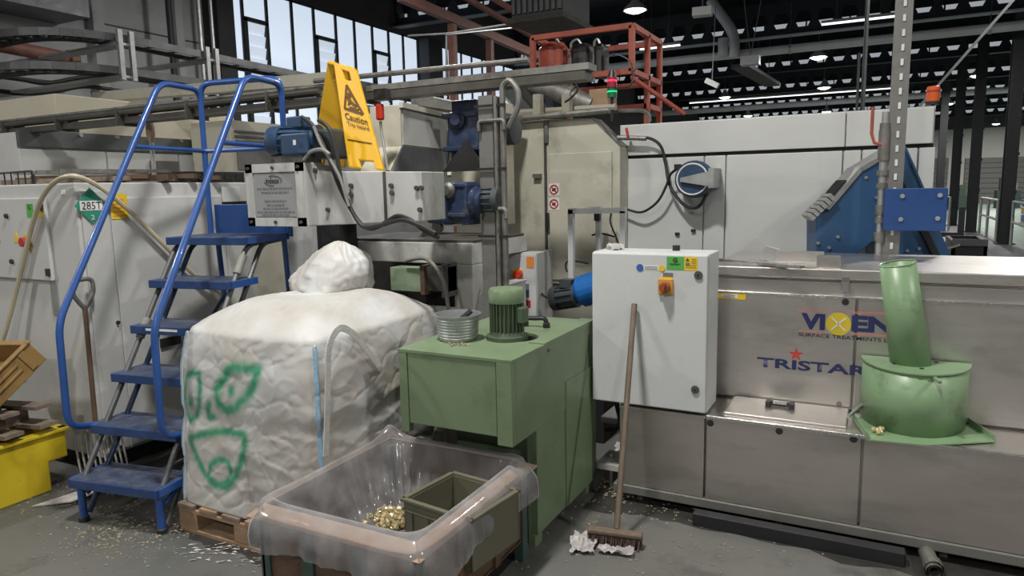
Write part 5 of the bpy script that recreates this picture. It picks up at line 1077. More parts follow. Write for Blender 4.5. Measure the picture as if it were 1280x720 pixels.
# bits between tank and washer
t = thing('skid_frame', 'dirty steel skid with a bolt between green tank and washer', 'frame', (-1.15, 3.4, 0)); B(-1.25, -1.10, 3.30, 3.5, .10, .13).build('plate', 'dirty_frame', t); B(-1.3, -1.12, 3.5, 3.9, .28, .31).build('rail', 'galvanised', t); MB().cyl((-1.19, 3.36, 0), (-1.19, 3.36, .17), .012, 8).build('bolt', 'galvanised', t); MB().cyl((-1.19, 3.36, .13), (-1.19, 3.36, .15), .022, 6).build('nut', 'galvanised', t)
rag('blue-white crumpled cloth behind the green tank', Vector((-1.22, 3.85, 0)), .2, .2, .4, 7.7)
tag(MB().tube(smooth_path([(-1.24, 3.5, .55), (-1.18, 3.42, .42), (-1.17, 3.44, .30), (-1.27, 3.5, .24)], 6), .014, 8).build('power_cable', 'black_rubber', smooth=True), 'thick black cable dropping between green tank and washer', 'cable')

# ------------------------------------------------------------------ green coolant tank
t = thing('coolant_tank', 'green steel coolant tank with an overhanging top beside the bulk bag', 'tank', (-1.5, 2.8, 0))
gx0, gx1, gy0, gy1, gz0, gz1 = -1.79, -1.25, 2.37, 3.28, .555, .888
m = MB(); m.box(gx0+.02, gx1-.02, gy0+.02, gy1-.01, gz0+.02, gz1-.012); m.build('hood_core', 'green_paint', t)
B(gx0+.045, gx1-.07, gy0, gy0+.02, gz0+.012, gz1-.012).build('front_panel', 'green_paint', t, bevel=.003)
B(gx0, gx0+.042, gy0-.003, gy0+.03, gz0-.03, gz1-.012).build('corner_strip', 'green_paint', t, bevel=.003); B(gx1-.067, gx1+.002, gy0-.004, gy0+.03, gz0-.022, gz1-.012).build('corner_strip', 'green_paint', t, bevel=.004)
B(gx1-.02, gx1+.001, gy0+.031, gy1, gz0-.022, gz1-.012).build('right_panel', 'green_paint', t, bevel=.003); B(gx1-.02, gx1+.006, 2.90, gy1+.003, .06, .665).build('stand_panel', 'green_paint', t, bevel=.003)
B(gx0, gx0+.02, gy0, gy1, gz0, gz1-.012).build('left_panel', 'green_paint', t)
# top plate with the round cut-out
mc = PZ(634, 423, gz1); hx, hy, R_ = mc.x+.02, mc.y+.04, .105; S_ = R_*1.12
m = MB(); za, zb_ = gz1-.012, gz1
m.box(gx0-.003, hx-S_, gy0-.004, gy1, za, zb_); m.box(hx+S_, gx1+.004, gy0-.004, gy1, za, zb_); m.box(hx-S_, hx+S_, gy0-.004, hy-S_, za, zb_); m.box(hx-S_, hx+S_, hy+S_, gy1, za, zb_)
n = 32; ci = []; so = []
for k in range(n):
    w = 2*PI*k/n+PI/4; c_, s_ = math.cos(w), math.sin(w); f = S_/max(abs(c_), abs(s_)); ci.append((hx+R_*c_, hy+R_*s_)); so.append((hx+f*c_, hy+f*s_))
m.add([(x, y, zb_) for x, y in ci]+[(x, y, zb_) for x, y in so]+[(x, y, za-.002) for x, y in ci], [(k, (k+1) % n, (k+1) % n+n, k+n) for k in range(n)]+[(k, (k+1) % n, (k+1) % n+2*n, k+2*n) for k in range(n)])
m.build('top_plate', 'green_paint', t)
MB().lathe([(.001, 0), (R_, 0)], (hx, hy, gz1-.0115), (0,0,1), 24).build('sump_opening', 'dark_void', t)
B(gx1-.07, gx1+.004, gy0+.30, gy1, gz1, gz1+.006).build('cover_strip', 'green_paint', t)
c = PZ(668, 409, gz1); hd = MB().tube(round_path([c+Vector((-.055, .0, 0)), c+Vector((-.05, 0, .04)), c+Vector((.05, .02, .045)), c+Vector((.06, .02, 0))], .02), .011, 8).build('handle', 'black_plastic', t, smooth=True)
for s_ in (-.055, .06): MB().obox(c+Vector((s_, .01, .012)), (.03, .03, .026)).build('handle_foot', 'black_plastic', hd, bevel=.006)
B(-1.62, gx1-.003, 2.60, gy1, .055, gz0+.01).build('stand', 'green_paint', t, bevel=.004)
B(-1.63, gx1-.03, 2.56, 2.60, .03, gz0).build('stand_front', 'green_dark', t)
for (x, y) in ((-1.29, 2.62), (-1.29, 3.22), (-1.58, 2.62), (-1.58, 3.22)): B(x-.02, x+.025, y-.03, y+.04, 0, .055).build('foot', 'green_paint', t)
B(gx1, gx1+.003, gy0+.82, gy0+.84, .1, gz1-.06).build('seam', 'green_dark', t)
p = PX(685, 438, gx1); MB().lathe([(.001,.006),(.006,.006),(.006,0)], (gx1, p.y, p.z), (1,0,0), 8).build('rivet', 'green_dark', t)
# pump motor in the cut-out
mx, my = mc.x, mc.y; t = thing('pump_motor', 'green upright finned pump motor on the coolant tank', 'motor', (mx, my, gz1))
MB().lathe([(.095, -.005), (.095, .012), (.08, .016), (.075, .03), (.06, .034)], (mx, my, gz1+.005), (0,0,1), 24).build('flange', 'green_dark', t, smooth=True)
MB().lathe([(.066, .03), (.066, .17)], (mx, my, gz1), (0,0,1), 24).build('barrel', 'green_dark', t, smooth=True)
for k in range(26):
    w = 2*PI*k/26; nv = Vector((math.cos(w), math.sin(w), 0)); MB().beam(Vector((mx, my, gz1+.032))+nv*.07, Vector((mx, my, gz1+.165))+nv*.07, .005, .014, up=nv).build('fin', 'green_dark', t)
MB().lathe([(.079, .165), (.081, .17), (.081, .215), (.074, .228), (.03, .232), (.001, .232)], (mx, my, gz1), (0,0,1), 26).build('fan_cover', 'green_paint', t, smooth=True)
MB().obox((mx+.085, my-.01, gz1+.115), (.03, .06, .07)).build('terminal_box', 'green_dark', t, bevel=.006)
bc = PZ(573, 424, gz1); t = thing('swarf_basket', 'round ribbed stainless basket on the coolant tank', 'basket', (bc.x, bc.y, gz1))
pr = [(.001, .003), (.083, .003)]
for k in range(7): z = .012+k*.013; pr += [(.086+.0014*k, z), (.089+.0014*k, z+.0045), (.086+.0014*k, z+.009)]
pr += [(.098, .105), (.106, .112), (.106, .118), (.097, .118), (.094, .10), (.084, .012), (.001, .012)]
MB().lathe(pr, (bc.x, bc.y, gz1), (0,0,1), 32).build('bowl', 'galvanised', t, smooth=True); MB().cyl((bc.x-.02, bc.y-.06, gz1+.05), (bc.x+.06, bc.y+.02, gz1+.13), .012, 8).build('inner_rod', 'black_plastic', t)
m = MB(); c = PZ(572, 431, gz1)
for k in range(40): p = c+Vector((random.gauss(0, .03), random.gauss(0, .012), .003)); m.obox(p, (.009, .005, .004), (random.random(), random.random(), random.random()*6))
tag(m.build('brass_swarf', 'debris'), 'small heap of brass swarf in front of the basket', 'swarf', kind='stuff')

# =================================================================== pallet and bulk bag
t = thing('wooden_pallet', 'worn wooden pallet under the white bulk bag', 'pallet', (-2.43, 2.5, 0))
x0, x1, y0, y1 = -2.84, -2.0, 2.03, 3.03
for y in (y0, (y0+y1)/2-.05, y1-.1):
    B(x0, x1, y, y+.1, 0, .02).build('bottom_board', 'wood_pallet', t, bevel=.003); B(x0, x1, y, y+.1, .098, .118).build('stringer_board', 'wood_pallet', t, bevel=.003)
    for x in (x0, (x0+x1)/2-.06, x1-.12): B(x, x+.12, y, y+.1, .02, .098).build('block', 'wood_pallet', t, bevel=.004)
for k in range(6): x = x0+k*(x1-x0-.11)/5; B(x, x+.11, y0-.005, y1+.005, .118, .138).build('deck_board', 'wood_pallet' if k % 2 else 'wood_grey', t, bevel=.003)

BCX, BCY, BA, BBy = -2.405, 2.57, .438, .50
def bag_point(u, v):
    """u round the bag, v up the side (0..1) and over the top (1..2)"""
    w = 2*PI*u; c, s = math.cos(w), math.sin(w)
    k = 9.0 if v < 1 else 9.0-6*(v-1)
    rr = 1/((abs(c)**k+abs(s)**k)**(1/k))
    if v <= 1:
        z = .14+.80*v
        sc = .985+.035*math.sin(PI*min(1, v*1.15)) + .028*max(0, .25-v)/.25 - .055*max(0, (v-.78)/.22)**2 - .02*math.exp(-((v-.52)/.07)**2)
    else:
        q = v-1; sc = .945*(1-q)**.85 if q < .999 else 0.0; z = .94+.125*math.sin(min(1, q*1.5)*PI/2)
    if c < 0 and v < .4: sc += .05*(.4-v)/.4
    p = Vector((BCX+BA*rr*c*sc*(.965 if c > 0 else 1), BCY+BBy*rr*s*sc, z))
    # fabric folds
    nx = Vector((c, s, 0)) if v <= 1 else Vector((c*.3, s*.3, 1)).normalized()
    f = noise.fractal((p.x*2.2, p.y*2.2, p.z*3.0), 1.0, 2.0, 2)*.010
    wv = noise.noise((p.x*2.5, p.y*2.5, p.z*2.5))*.25
    f += .013*(.6-abs(noise.noise((p.x*3.1+p.z*2.2+wv, p.y*3.1-p.z*1.5, p.z*5.2+wv*3))))
    f += .006*(.6-abs(noise.noise((p.x*6.5-p.z*3+9, p.y*6.5+p.z*2, p.z*8.5+wv*4))))
    f -= .0035*math.exp(-abs(noise.noise((p.x*5+p.z*4, p.y*5, p.z*6-p.x*3)))*20)
    f -= .003*math.exp(-abs(noise.noise((p.x*9-p.z*5+3, p.y*9+p.z*3, p.z*8+p.x*5)))*18)
    f += .0025*math.exp(-abs(noise.noise((p.x*8-p.z*9+30, p.y*8, p.z*6+p.x*6)))*14)
    if v > 1: f *= .8
    edge = .6+.4*min(1, v/.08)
    return p+nx*f*edge*(1.0 if v < 1.9 else .3), (abs(c)**k, abs(s)**k)
strokes = [([(234,470),(243,465),(252,466),(254,485),(253,503),(249,520),(240,524),(234,515),(232,490)], True, 2.6), ([(241,500),(241,503)], False, 3.4), ([(282,474),(289,461),(300,459),(313,460),(325,462),(322,477),(315,492),(302,505),(289,512),(279,503),(275,487)], True, 4.0), ([(293,487),(294,490)], False, 3.6), ([(266,503),(263,512),(264,520),(270,520)], False, 2.8), ([(243,546),(256,541),(272,538),(290,538),(311,541),(313,556),(309,574),(302,592),(291,606),(278,603),(264,590),(252,568)], True, 3.0), ([(268,592),(271,577),(281,571),(292,575),(297,586),(292,599),(281,603)], True, 2.6)]
SW = []
for pts, cl, wd in strokes:
    q = [(PY(u, v, 2.08).x, PY(u, v, 2.08).z) for u, v in pts]
    if cl: q.append(q[0])
    SW.append((q, wd*.0052))
def spray(x, z):
    best = 0
    for q, wd in SW:
        for i in range(len(q)-1):
            ax, az = q[i]; bx, bz = q[i+1]; dx_, dz = bx-ax, bz-az; L2 = dx_*dx_+dz*dz+1e-9; tt = max(0, min(1, ((x-ax)*dx_+(z-az)*dz)/L2))
            d = math.hypot(x-ax-dx_*tt, z-az-dz*tt); best = max(best, math.exp(-(d/wd)**2*.6))
    return best
t = thing('bulk_bag', 'large white woven bulk bag with a green spray-painted face on a pallet', 'bulk bag', (BCX, BCY, .138))
NU, NV1, NV2 = 420, 100, 44
m = MB(); pa = []
zs_ = [z for q, _ in SW for _, z in q]; xs_ = [x for q, _ in SW for x, _ in q]
for j in range(NV1+NV2+1):
    v = j/NV1 if j <= NV1 else 1+(j-NV1)/NV2
    for i in range(NU):
        p, _ = bag_point(i/NU, v); m.v.append(tuple(p))
        s = 0.0
        if p.y < 2.3 and min(xs_)-.06 < p.x < max(xs_)+.06 and min(zs_)-.06 < p.z < max(zs_)+.06:
            s = spray(p.x, p.z)*(1.0+.4*noise.noise((p.x*30, 0, p.z*30)))
            s = max(0, min(.95, s))
        pa.append(s)
for j in range(NV1+NV2):
    for i in range(NU): m.f.append((j*NU+i, j*NU+(i+1) % NU, (j+1)*NU+(i+1) % NU, (j+1)*NU+i))
m.f.append(tuple(range(NU-1, -1, -1)))
bag = m.build('bag_body', 'bag_fabric', t, smooth=False); bag.data.shade_smooth()
at_ = bag.data.attributes.new('spray', 'FLOAT', 'POINT'); at_.data.foreach_set('value', pa)
# tied neck
c0 = PY(420, 352, 2.78); m = MB(); NA, NB = 96, 48
rf = random.Random(11); facets = []
for k in range(34):
    vv = Vector((rf.gauss(0, 1), rf.gauss(0, 1), rf.gauss(0, 1))).normalized(); facets.append((vv, rf.uniform(.86, 1.12)))
c0 = Vector((c0.x, c0.y, 1.10))
for j in range(NB+1):
    th = PI*j/NB
    for i in range(NA):
        w = 2*PI*i/NA; d = Vector((math.sin(th)*math.cos(w), math.sin(th)*math.sin(w), math.cos(th)))
        q = sum(max(0.0, nn.dot(d)/hh)**14 for nn, hh in facets)**(1/14)
        fold = 1/max(q, .6) + .03*noise.noise(d*5.0) + .05*(1-abs(noise.noise((w*3, th*2.0, 4.3))))**6
        p = Vector((d.x*(.26 if d.x < 0 else .215), d.y*.2, d.z*(.185-.07*max(0, -d.x) if d.z > 0 else .12)))*fold
        p.x += max(0, d.z)*.045
        m.v.append(tuple(c0+p))
for j in range(NB):
    for i in range(NA): m.f.append((j*NA+i, j*NA+(i+1) % NA, (j+1)*NA+(i+1) % NA, (j+1)*NA+i))
o = m.build('tied_neck', 'bag_fabric', t); o.data.shade_smooth()
# stitched corner seams
def corner_u(cx, cy): return (math.atan2(cy, cx)/(2*PI)) % 1
for u in (.625+.0, .875+.0):
    pts = []
    for k in range(60):
        p, _ = bag_point(u, k/59*.99); d = Vector((p.x-BCX, p.y-BCY, 0)).normalized(); pts.append(p+d*.006)
    MB().tube(pts, .009, 6).build('seam_cord', 'bag_strap', t, smooth=True)
    m = MB()
    for k in range(0, 118):
        i = k/118*58.9; a = pts[int(i)].lerp(pts[min(59, int(i)+1)], i-int(i)); d = Vector((a.x-BCX, a.y-BCY, 0)).normalized(); sd = Vector((-d.y, d.x, 0)); m.cyl(a+d*.006-sd*.008, a+d*.006+sd*.010+Vector((0,0,.004)), .0034, 4)
    o = m.build('stitching', 'bag_stitch', t); o['kind'] = 'stuff'
# lifting loop at the near right corner
def ribbon(pts, w, name, mt, par, up=Vector((0, 1, 0))):
    P_ = smooth_path(pts, 8); m = MB()
    for i, p in enumerate(P_):
        d = (P_[min(i+1, len(P_)-1)]-P_[max(i-1, 0)]).normalized(); s = up.cross(d); s = s.normalized() if s.length > .1 else Vector((1,0,0)); m.v += [tuple(p-s*w/2), tuple(p+s*w/2)]
    for i in range(len(P_)-1): m.f.append((2*i, 2*i+1, 2*i+3, 2*i+2))
    return m.build(name, mt, par, solid=.004)
ribbon([PX(u, v, -1.965) for u, v in ((407, 570), (409, 520), (410, 470), (412, 432), (424, 411), (440, 416), (455, 433), (466, 447), (476, 462))], .03, 'lifting_loop', 'bag_strap', t, Vector((1, 0, .1)))

# =================================================================== blue mobile steps
t = thing('mobile_steps', 'blue mobile safety steps with handrails and six treads', 'steps', (-3.37, 1.856, 0))
XL, XR = -3.37, -2.854
RZ = [.223+.22*i for i in range(6)]; RY = [1.856+.148*i for i in range(6)]; YB = 1.856+1.11
for i in range(6):
    dep = .21 if i < 5 else .37
    tr = B(XL, XR, RY[i], RY[i]+dep, RZ[i]-.010, RZ[i]).build('tread', 'blue_tread', t)
    B(XL-.003, XR+.003, RY[i]-.012, RY[i], RZ[i]-.042, RZ[i]+.001).build('nosing', 'blue_nosing', tr, bevel=.003)
    B(XL-.012, XL, RY[i], RY[i]+dep, RZ[i]-.036, RZ[i]).build('end_lip', 'blue_steps', tr); B(XR, XR+.012, RY[i], RY[i]+dep, RZ[i]-.036, RZ[i]).build('end_lip', 'blue_steps', tr); B(XL, XR, RY[i]+dep, RY[i]+dep+.01, RZ[i]-.036, RZ[i]).build('back_lip', 'blue_steps', tr)
    if i == 3: B(XL+.1, XL+.3, RY[i]-.0135, RY[i]-.012, RZ[i]-.022, RZ[i]-.010).build('strip_label', 'white_sticker', tr)
slope = (RZ[5]-RZ[0])/(RY[5]-RY[0])
for X_, s_ in ((XL+.025, -1), (XR-.025, 1)):
    for off in (.045, .17):
        a = Vector((X_, RY[0]+off, .03 if off > .1 else RZ[0]-.02)); zt_ = RZ[5]-.045; b = Vector((X_, RY[0]+off+(zt_-RZ[0]+.03)/slope, zt_))
        a = Vector((X_, b.y-(zt_-a.z)/slope, a.z))
        MB().tube(round_path([a, b, b+Vector((0, .18, .012))], .06), .014, 8).build('stringer', 'galvanised_dark' if s_ > 0 or off < .1 else 'blue_motor', t, smooth=True)
    a = Vector((X_, RY[0]+.045+(.86-RZ[0]+.03)/slope, .86)); d = Vector((0, 1, slope)).normalized()
    if s_ < 0: MB().cyl(a-d*.055, a+d*.055, .022, 10).build('sleeve', 'hose_grey', t, smooth=True)
    else: a = Vector((X_, RY[0]+.045+(1.18-RZ[0]+.03)/slope, 1.18)); MB().cyl(a-d*.055, a+d*.055, .022, 10).build('sleeve', 'hose_grey', t, smooth=True)
    MB().cyl((X_, RY[0]+.03, 0), (X_, RY[0]+.03, RZ[0]-.01), .018, 10).build('front_leg', 'blue_steps', t, smooth=True); MB().lathe([(.024, 0), (.024, .02), (.018, .025)], (X_, RY[0]+.03, 0), (0,0,1), 10).build('rubber_foot', 'black_rubber', t)
    MB().cyl((X_, RY[0]+.06, .13), (X_, RY[0]+.18, .19), .012, 8).build('gusset', 'blue_steps', t)
    MB().tube([(X_, YB, RZ[5]-.02), (X_, YB+.07, .03)], .016, 8).build('rear_leg', 'blue_steps', t, smooth=True); MB().tube([(X_, RY[0]+.2, .06), (X_, YB+.07, .05)], .013, 8).build('base_tube', 'galvanised_dark', t, smooth=True); MB().tube([(X_, YB-.4, .55), (X_, YB+.03, .95)], .011, 8).build('brace', 'blue_motor', t, smooth=True)
    MB().lathe([(.001, -.012), (.05, -.012), (.05, .012), (.001, .012)], (X_-.03*s_, YB+.09, .05), (1,0,0), 14).build('wheel', 'black_rubber', t)
    XO = X_+s_*.045
    zt_ = 2.165
    path = [(XO, RY[1]+.06, RZ[1]-.02), (XO, RY[0]+.035, RZ[1]+.02), (XO, RY[0]+.045, .97), (XO, RY[0]+.80, zt_), (XO, YB, zt_), (XO, YB, RZ[5]-.02)]
    MB().tube(round_path(path, .075), .0165, 10).build('handrail', 'blue_steps', t, smooth=True)
    MB().cyl((XO, RY[0]+.57, 1.81), (XO, YB, 1.81), .013, 8).build('mid_rail', 'blue_steps', t, smooth=True)
    MB().cyl((X_, RY[1]+.06, RZ[1]-.02), (XO, RY[1]+.06, RZ[1]-.02), .014, 8).build('rail_foot', 'blue_steps', t)
xl, xr = XL-.02, XR+.02
MB().tube(round_path([(xl, YB, 1.95), (xl, YB+.004, 2.20), (xr, YB+.004, 2.20), (xr, YB, 1.95)], .08), .0165, 10).build('back_hoop', 'blue_steps', t, smooth=True)
MB().cyl((xl, YB, 1.81), (xr, YB, 1.81), .014, 8).build('back_rail', 'blue_steps', t, smooth=True); MB().cyl((XL+.025, YB+.07, .05), (XR-.025, YB+.07, .05), .013, 8).build('axle', 'galvanised_dark', t)
B(XL, XR, YB+.018, YB+.03, RZ[5]-.01, RZ[5]+.17).build('toe_board', 'blue_box', t, bevel=.004)
t.rotation_euler.z = .179

# =================================================================== yellow bin, crates, fork
t = thing('yellow_bin', 'yellow stepped plastic container at the left edge on the floor', 'container', (-4.1, 1.95, 0))
bx1 = -3.86
prof = [(1.50, .0), (2.03, .0), (2.03, .16), (2.13, .16), (2.13, .315), (1.50, .315)]
for X_ in (bx1, -4.45): MB().prism(prof, 'x', X_-.03, X_).build('side_wall', 'yellow_bin', t, bevel=.008)
B(-4.45, bx1-.03, 2.0, 2.03, .02, .16).build('end_wall', 'yellow_bin', t); B(-4.45, bx1-.03, 2.10, 2.13, .16, .315).build('end_wall', 'yellow_bin', t); B(-4.45, bx1-.03, 2.02, 2.13, .155, .17).build('step', 'yellow_bin', t); B(-4.45, bx1-.03, 1.5, 1.53, .02, .315).build('end_wall', 'yellow_bin', t); B(-4.45, bx1-.03, 1.5, 2.03, .0, .03).build('bottom', 'yellow_bin', t)
B(bx1-.045, bx1+.014, 1.49, 2.145, .305, .325).build('rim', 'yellow_bin', t, bevel=.005); B(-4.45, bx1, 2.10, 2.145, .305, .325).build('rim', 'yellow_bin', t, bevel=.005)
t = thing('dark_filling', 'dark grimy scrap filling inside the yellow container', 'scrap', (-4.15, 1.8, .03)); m = MB()
for k in range(30): m.obox((random.uniform(-4.38, -3.95), random.uniform(1.58, 2.05), random.uniform(.2, .27)), (.16, .05, .03), (random.uniform(-.3,.3), random.uniform(-.3,.3), random.random()*3))
m.build('scrap_pieces', 'grime', t)['kind'] = 'stuff'
# broken pallet pieces
t = thing('pallet_piece', 'broken piece of wooden pallet lying across the yellow container', 'pallet', (-4.2, 1.9, .33))
for k in range(3): MB().obox((-4.14, 1.66+.17*k, .345+.004*k), (.62, .10, .02), (0, -.05, .12)).build('board', 'wood_grey', t)
for k in range(2): MB().obox((-4.30+.26*k, 1.84, .40), (.1, .38, .075), (0, -.05, .12)).build('block', 'wood_grey', t)
for k in range(3): MB().obox((-4.16, 1.68+.16*k, .449), (.60, .09, .018), (0, -.05, .12)).build('board', 'wood_grey' if k else 'wood_pallet', t)
# tilted crate
t = thing('parts_crate', 'tan plastic parts crate tilted on the broken pallet', 'crate', (-4.2, 1.95, .5))
R = Matrix.Translation((-4.18, 1.93, .56)) @ Matrix.Rotation(.10, 4, 'Z') @ Matrix.Rotation(.62, 4, 'X') @ Matrix.Rotation(-.10, 4, 'Y')
def cr(a, b, c, d, e, f, nm, mt='crate_tan', bev=.006):
    m = B(a, b, c, d, e, f); m.v = [tuple(R @ Vector(p)) for p in m.v]; return m.build(nm, mt, t, bevel=bev)
cr(-.28, .28, -.19, .19, 0, .012, 'bottom')
for (a, b, c, d) in ((-.28, .28, -.20, -.18), (-.28, .28, .18, .20), (-.29, -.27, -.2, .2), (.27, .29, -.2, .2)): cr(a, b, c, d, 0, .14, 'wall')
for (a, b, c, d) in ((-.30, .30, -.21, -.175), (-.30, .30, .175, .21), (-.30, -.265, -.2, .2), (.265, .30, -.2, .2)): cr(a, b, c, d, .128, .142, 'rim')
for yy in (-.13, .13): cr(.29, .297, yy-.02, yy+.02, .015, .125, 'rib')
cr(.29, .298, -.08, .08, .05, .065, 'grip'); cr(.29, .298, -.08, .08, .085, .10, 'grip')
# fork
t = thing('swarf_fork', 'wide steel swarf fork with many tines leaning on the grey machine', 'fork', (-3.72, 2.2, 0))
top = PX(89, 400, -3.70); top = Vector((-3.745, 2.235, .98)); nk = Vector((-3.725, 2.215, .33))
MB().cyl(nk, top, .013, 8).build('shaft', 'rust_steel', t, smooth=True); MB().tube(round_path([top+Vector((0, -.0, -.02)), top+Vector((.0, .055, .06)), top+Vector((0, .055, .14)), top+Vector((0, -.055, .14)), top+Vector((0, -.055, .06)), top+Vector((0, 0, -.02))], .03), .012, 8).build('grip', 'grubby_steel', t, smooth=True)
MB().beam(nk+Vector((0, -.12, 0)), nk+Vector((0, .13, 0)), .02, .03).build('crossbar', 'grubby_steel', t)
for k in range(10):
    y = -.12+.0278*k; MB().tube([nk+Vector((0, y, 0)), nk+Vector((.015, y, -.15)), nk+Vector((.10, y-.03, -.315))], .006, 6).build('tine', 'grubby_steel', t)
m = MB(); p = PZ(60, 622, .01)
tag(MB().slab([(-3.74, 1.86, .004), (-3.60, 1.98, .008), (-3.58, 2.14, .014), (-3.70, 2.06, .008)], .006).build('cardboard_scrap', 'paper_rag'), 'torn grey cardboard lying beside the yellow container', 'cardboard')

# =================================================================== scrap stillage with plastic liner
t = thing('scrap_stillage', 'rusty steel stillage bin lined with clear plastic in front of the bulk bag', 'bin', (-1.62, 2.1, 0))
bx0, bx1, by0, by1, bz = -1.962, -1.255, 1.715, 2.50, .435
for (x, y) in ((bx0, by0), (bx1-.045, by0), (bx0, by1-.045), (bx1-.045, by1-.045)): B(x, x+.045, y, y+.045, 0, bz-.03).build('corner_post', 'post_green', t, bevel=.004)
for (a, b, c, d) in ((bx0+.01, bx1-.01, by0+.01, by0+.02), (bx0+.01, bx1-.01, by1-.02, by1-.01), (bx0+.01, bx0+.02, by0, by1), (bx1-.02, bx1-.01, by0, by1)): B(a, b, c, d, .1, bz-.01).build('side_sheet', 'rust_steel', t)
B(bx0+.01, bx1-.01, by0+.01, by1-.01, .09, .105).build('base_sheet', 'rust_steel', t)
for q in (((bx0-.012, by0-.04), (bx1+.035, by0-.04), (bx1-.02, by0+.02), (bx0+.02, by0+.02)), ((bx1+.035, by0-.04), (bx1+.035, by1+.03), (bx1-.02, by1-.02), (bx1-.02, by0+.02)), ((bx1+.035, by1+.03), (bx0-.012, by1+.03), (bx0+.02, by1-.02), (bx1-.02, by1-.02)), ((bx0-.012, by1+.03), (bx0-.012, by0-.04), (bx0+.02, by0+.02), (bx0+.02, by1-.02))):
    MB().slab([(q[0][0], q[0][1], bz-.035), (q[1][0], q[1][1], bz-.035), (q[2][0], q[2][1], bz-.004), (q[3][0], q[3][1], bz-.004)], .004).build('rim_flare', 'rim_steel', t)
for f in (.33, .66): x = bx0+(bx1-bx0)*f; B(x-.025, x+.025, by0-.004, by0+.01, .1, bz-.012).build('stiffener', 'post_green', t); y = by0+(by1-by0)*f; B(bx1-.01, bx1+.004, y-.02, y+.02, .1, bz-.012).build('stiffener', 'rust_steel', t)
# liner
NP = 300
prf = [(.052, -.135), (.056, -.09), (.052, -.05), (.040, -.018), (.018, .006), (-.010, .018), (-.026, .012), (-.036, -.03), (-.066, -.10), (-.085, -.17), (-.125, -.235), (-.20, -.262), (-.29, -.268), (-.352, -.27)]
m = MB(); hw, hd_ = (bx1-bx0)/2, (by1-by0)/2; ccx, ccy = (bx0+bx1)/2, (by0+by1)/2
for i in range(NP):
    w = 2*PI*i/NP; k = 14.0; c, s = math.cos(w), math.sin(w); r1 = 1/((abs(c)**k+abs(s)**k)**(1/k))
    c2, s2 = c*r1, s*r1; corner = min(1, abs(c2)*abs(s2))**8
    pk = (max(0, -c2)*max(0, s2))**9
    la = noise.noise((c2*2.2, s2*2.2, 5)); lb = noise.noise((c2*9, s2*9, 1)); lc = 1-abs(noise.noise((c2*6+4, s2*6, 8)))
    drop = 1+.22*la+.02*lb
    for j, (o_, z_) in enumerate(prf):
        f = 1+(o_ if o_ < 0 else o_*(.45 if s2 > .85 or c2 < -.85 else 1))/min(hw, hd_); x, y = ccx+hw*c2*f, ccy+hd_*s2*f; z = bz+z_
        if j < 3: z = bz+z_*drop; q = .004*lb+.006*lc**4+.014*la; x += c2*q*(3-j)/2; y += s2*q*(3-j)/2
        if j >= 7:
            g = min(1, (j-6)/4); q = (.030*lc**3+.022*la+.008*noise.noise((c2*14, s2*14, j*.4)))*g; x -= c2*q; y -= s2*q; z += .015*noise.noise((x*9, y*9, 3))*g
            x -= c2*corner*.05*g; y -= s2*corner*.05*g
        z += pk*.095*math.exp(-((j-5)/2.0)**2) + corner*.020*math.exp(-((j-5)/1.5)**2)
        if s2 > .6 and c2 > -.7: z = min(z, .535)
        m.v.append((x, y, max(z, .115)))
NJ = len(prf)
for i in range(NP):
    for j in range(NJ-1): m.f.append((i*NJ+j, ((i+1) % NP)*NJ+j, ((i+1) % NP)*NJ+j+1, i*NJ+j+1))
m.f.append(tuple(i*NJ+NJ-1 for i in range(NP)))
o = m.build('plastic_liner', 'liner_plastic'); o.data.shade_smooth(); tag(o, 'clear polythene liner draped over the rim of the rusty stillage', 'liner')
# crate inside
t = thing('plastic_box', 'olive grey plastic box lying inside the lined stillage', 'box', (-1.5, 2.2, .2))
zb_ = .21; zt_ = .415
A = PZ(502, 622, zt_); D_ = PZ(546, 590, zt_); C_ = PZ(596, 604, zt_)
ux = (C_-D_); ux.z = 0; uy = (D_-A); uy.z = 0; L1, L2 = .33, .30; ux.normalize(); uy = Vector((-ux.y, ux.x, 0)); o0 = Vector((A.x, A.y, 0))
def cb(a, b, c, d, e, f, nm, bev=.003):
    m = B(a, b, c, d, e, f); m.v = [tuple(o0+ux*p[0]+uy*p[1]+Vector((0,0,p[2]))) for p in m.v]; return m.build(nm, 'crate_olive', t, bevel=bev)
cb(0.01, L1-.01, .01, L2-.01, zb_, zb_+.01, 'bottom')
for (a, b, c, d) in ((.005, L1-.005, .005, .015), (.005, L1-.005, L2-.015, L2-.005), (.005, .015, .005, L2), (L1-.015, L1-.005, .005, L2)): cb(a, b, c, d, zb_, zt_-.01, 'wall')
for (a, b, c, d) in ((-.005, L1+.005, -.005, .014), (-.005, L1+.005, L2-.014, L2+.005), (-.005, .014, 0, L2), (L1-.014, L1+.005, 0, L2)): cb(a, b, c, d, zt_-.014, zt_, 'rim')
for (a, b, c, d) in ((-.003, L1+.003, -.003, .006), (-.003, .006, 0, L2)): cb(a, b, c, d, zt_-.05, zt_-.042, 'rib')
for k in range(4): cb(.04+k*.08, .05+k*.08, -.002, .006, zb_, zt_-.05, 'rib')
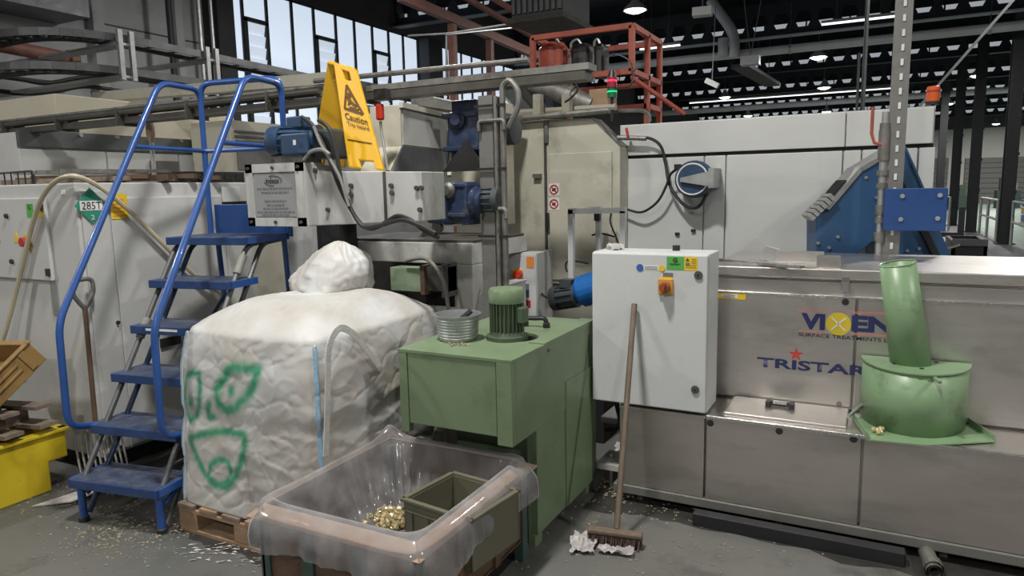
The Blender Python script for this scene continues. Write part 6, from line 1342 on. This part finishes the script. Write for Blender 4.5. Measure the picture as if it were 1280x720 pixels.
m = MB(); c = PZ(490, 645, .22)
proto = MB().lathe([(.001,-.011),(.0085,-.011),(.0085,-.002),(.011,0),(.011,.006),(.007,.007),(.007,.013),(.001,.013)], (0,0,0), (0,0,1), 8)
for k in range(150):
    d = Matrix.Rotation(random.random()*6, 3, 'Z') @ Matrix.Rotation(random.random()*6, 3, 'X'); r = abs(random.gauss(0, .055)); w = random.random()*6.3; h = max(0, .05-.45*r)*random.random()
    p = Vector((c.x+r*math.cos(w)*1.2, c.y+r*math.sin(w), .205+h)); m.add([p+d @ Vector(v) for v in proto.v], proto.f)
tag(m.build('brass_fittings', 'brass', smooth=True), 'heap of small brass fittings beside the box in the lined stillage', 'fittings', kind='stuff')
# floor debris
m = MB()
def scatter(n, u, v, su, sv, smin=.003, smax=.008):
    for k in range(n):
        p = PZ(random.gauss(u, su), max(560, random.gauss(v, sv)), 0); s = random.uniform(smin, smax); a = random.random()*6; x, y = p.x, p.y
        if -1.3 > x > -1.65 and 2.5 < y < 3.3: continue
        m.obox((x, y, s*.25), (s*1.8, s*.8, s*.5), (random.random()*.5, 0, a))
scatter(420, 145, 668, 38, 14); scatter(140, 210, 645, 45, 14); scatter(120, 60, 620, 35, 14); scatter(130, 790, 640, 55, 14); scatter(110, 850, 690, 90, 18); scatter(120, 130, 600, 30, 10); scatter(90, 400, 700, 200, 12)
for k in range(160): m.obox((random.uniform(-1.25, -1.0), random.uniform(3.2, 3.9), .008+ (.0 if random.random() < .5 else .0)), (.012, .006, .008), (random.random(), 0, random.random()*6))
tag(m.build('floor_swarf', 'debris'), 'scattered brass swarf and chips on the concrete floor', 'swarf', kind='stuff')
m = MB()
for k in range(60):
    p = PZ(285+random.gauss(0, 30), 690+random.gauss(0, 9), 0); m.slab([(p.x, p.y, .003), (p.x+.03*random.random(), p.y+.01, .006), (p.x+.03, p.y+.035*random.random(), .004)], .001)
tag(m.build('plastic_shreds', 'paper_rag'), 'torn plastic shreds on the floor in front of the pallet', 'litter', kind='stuff')
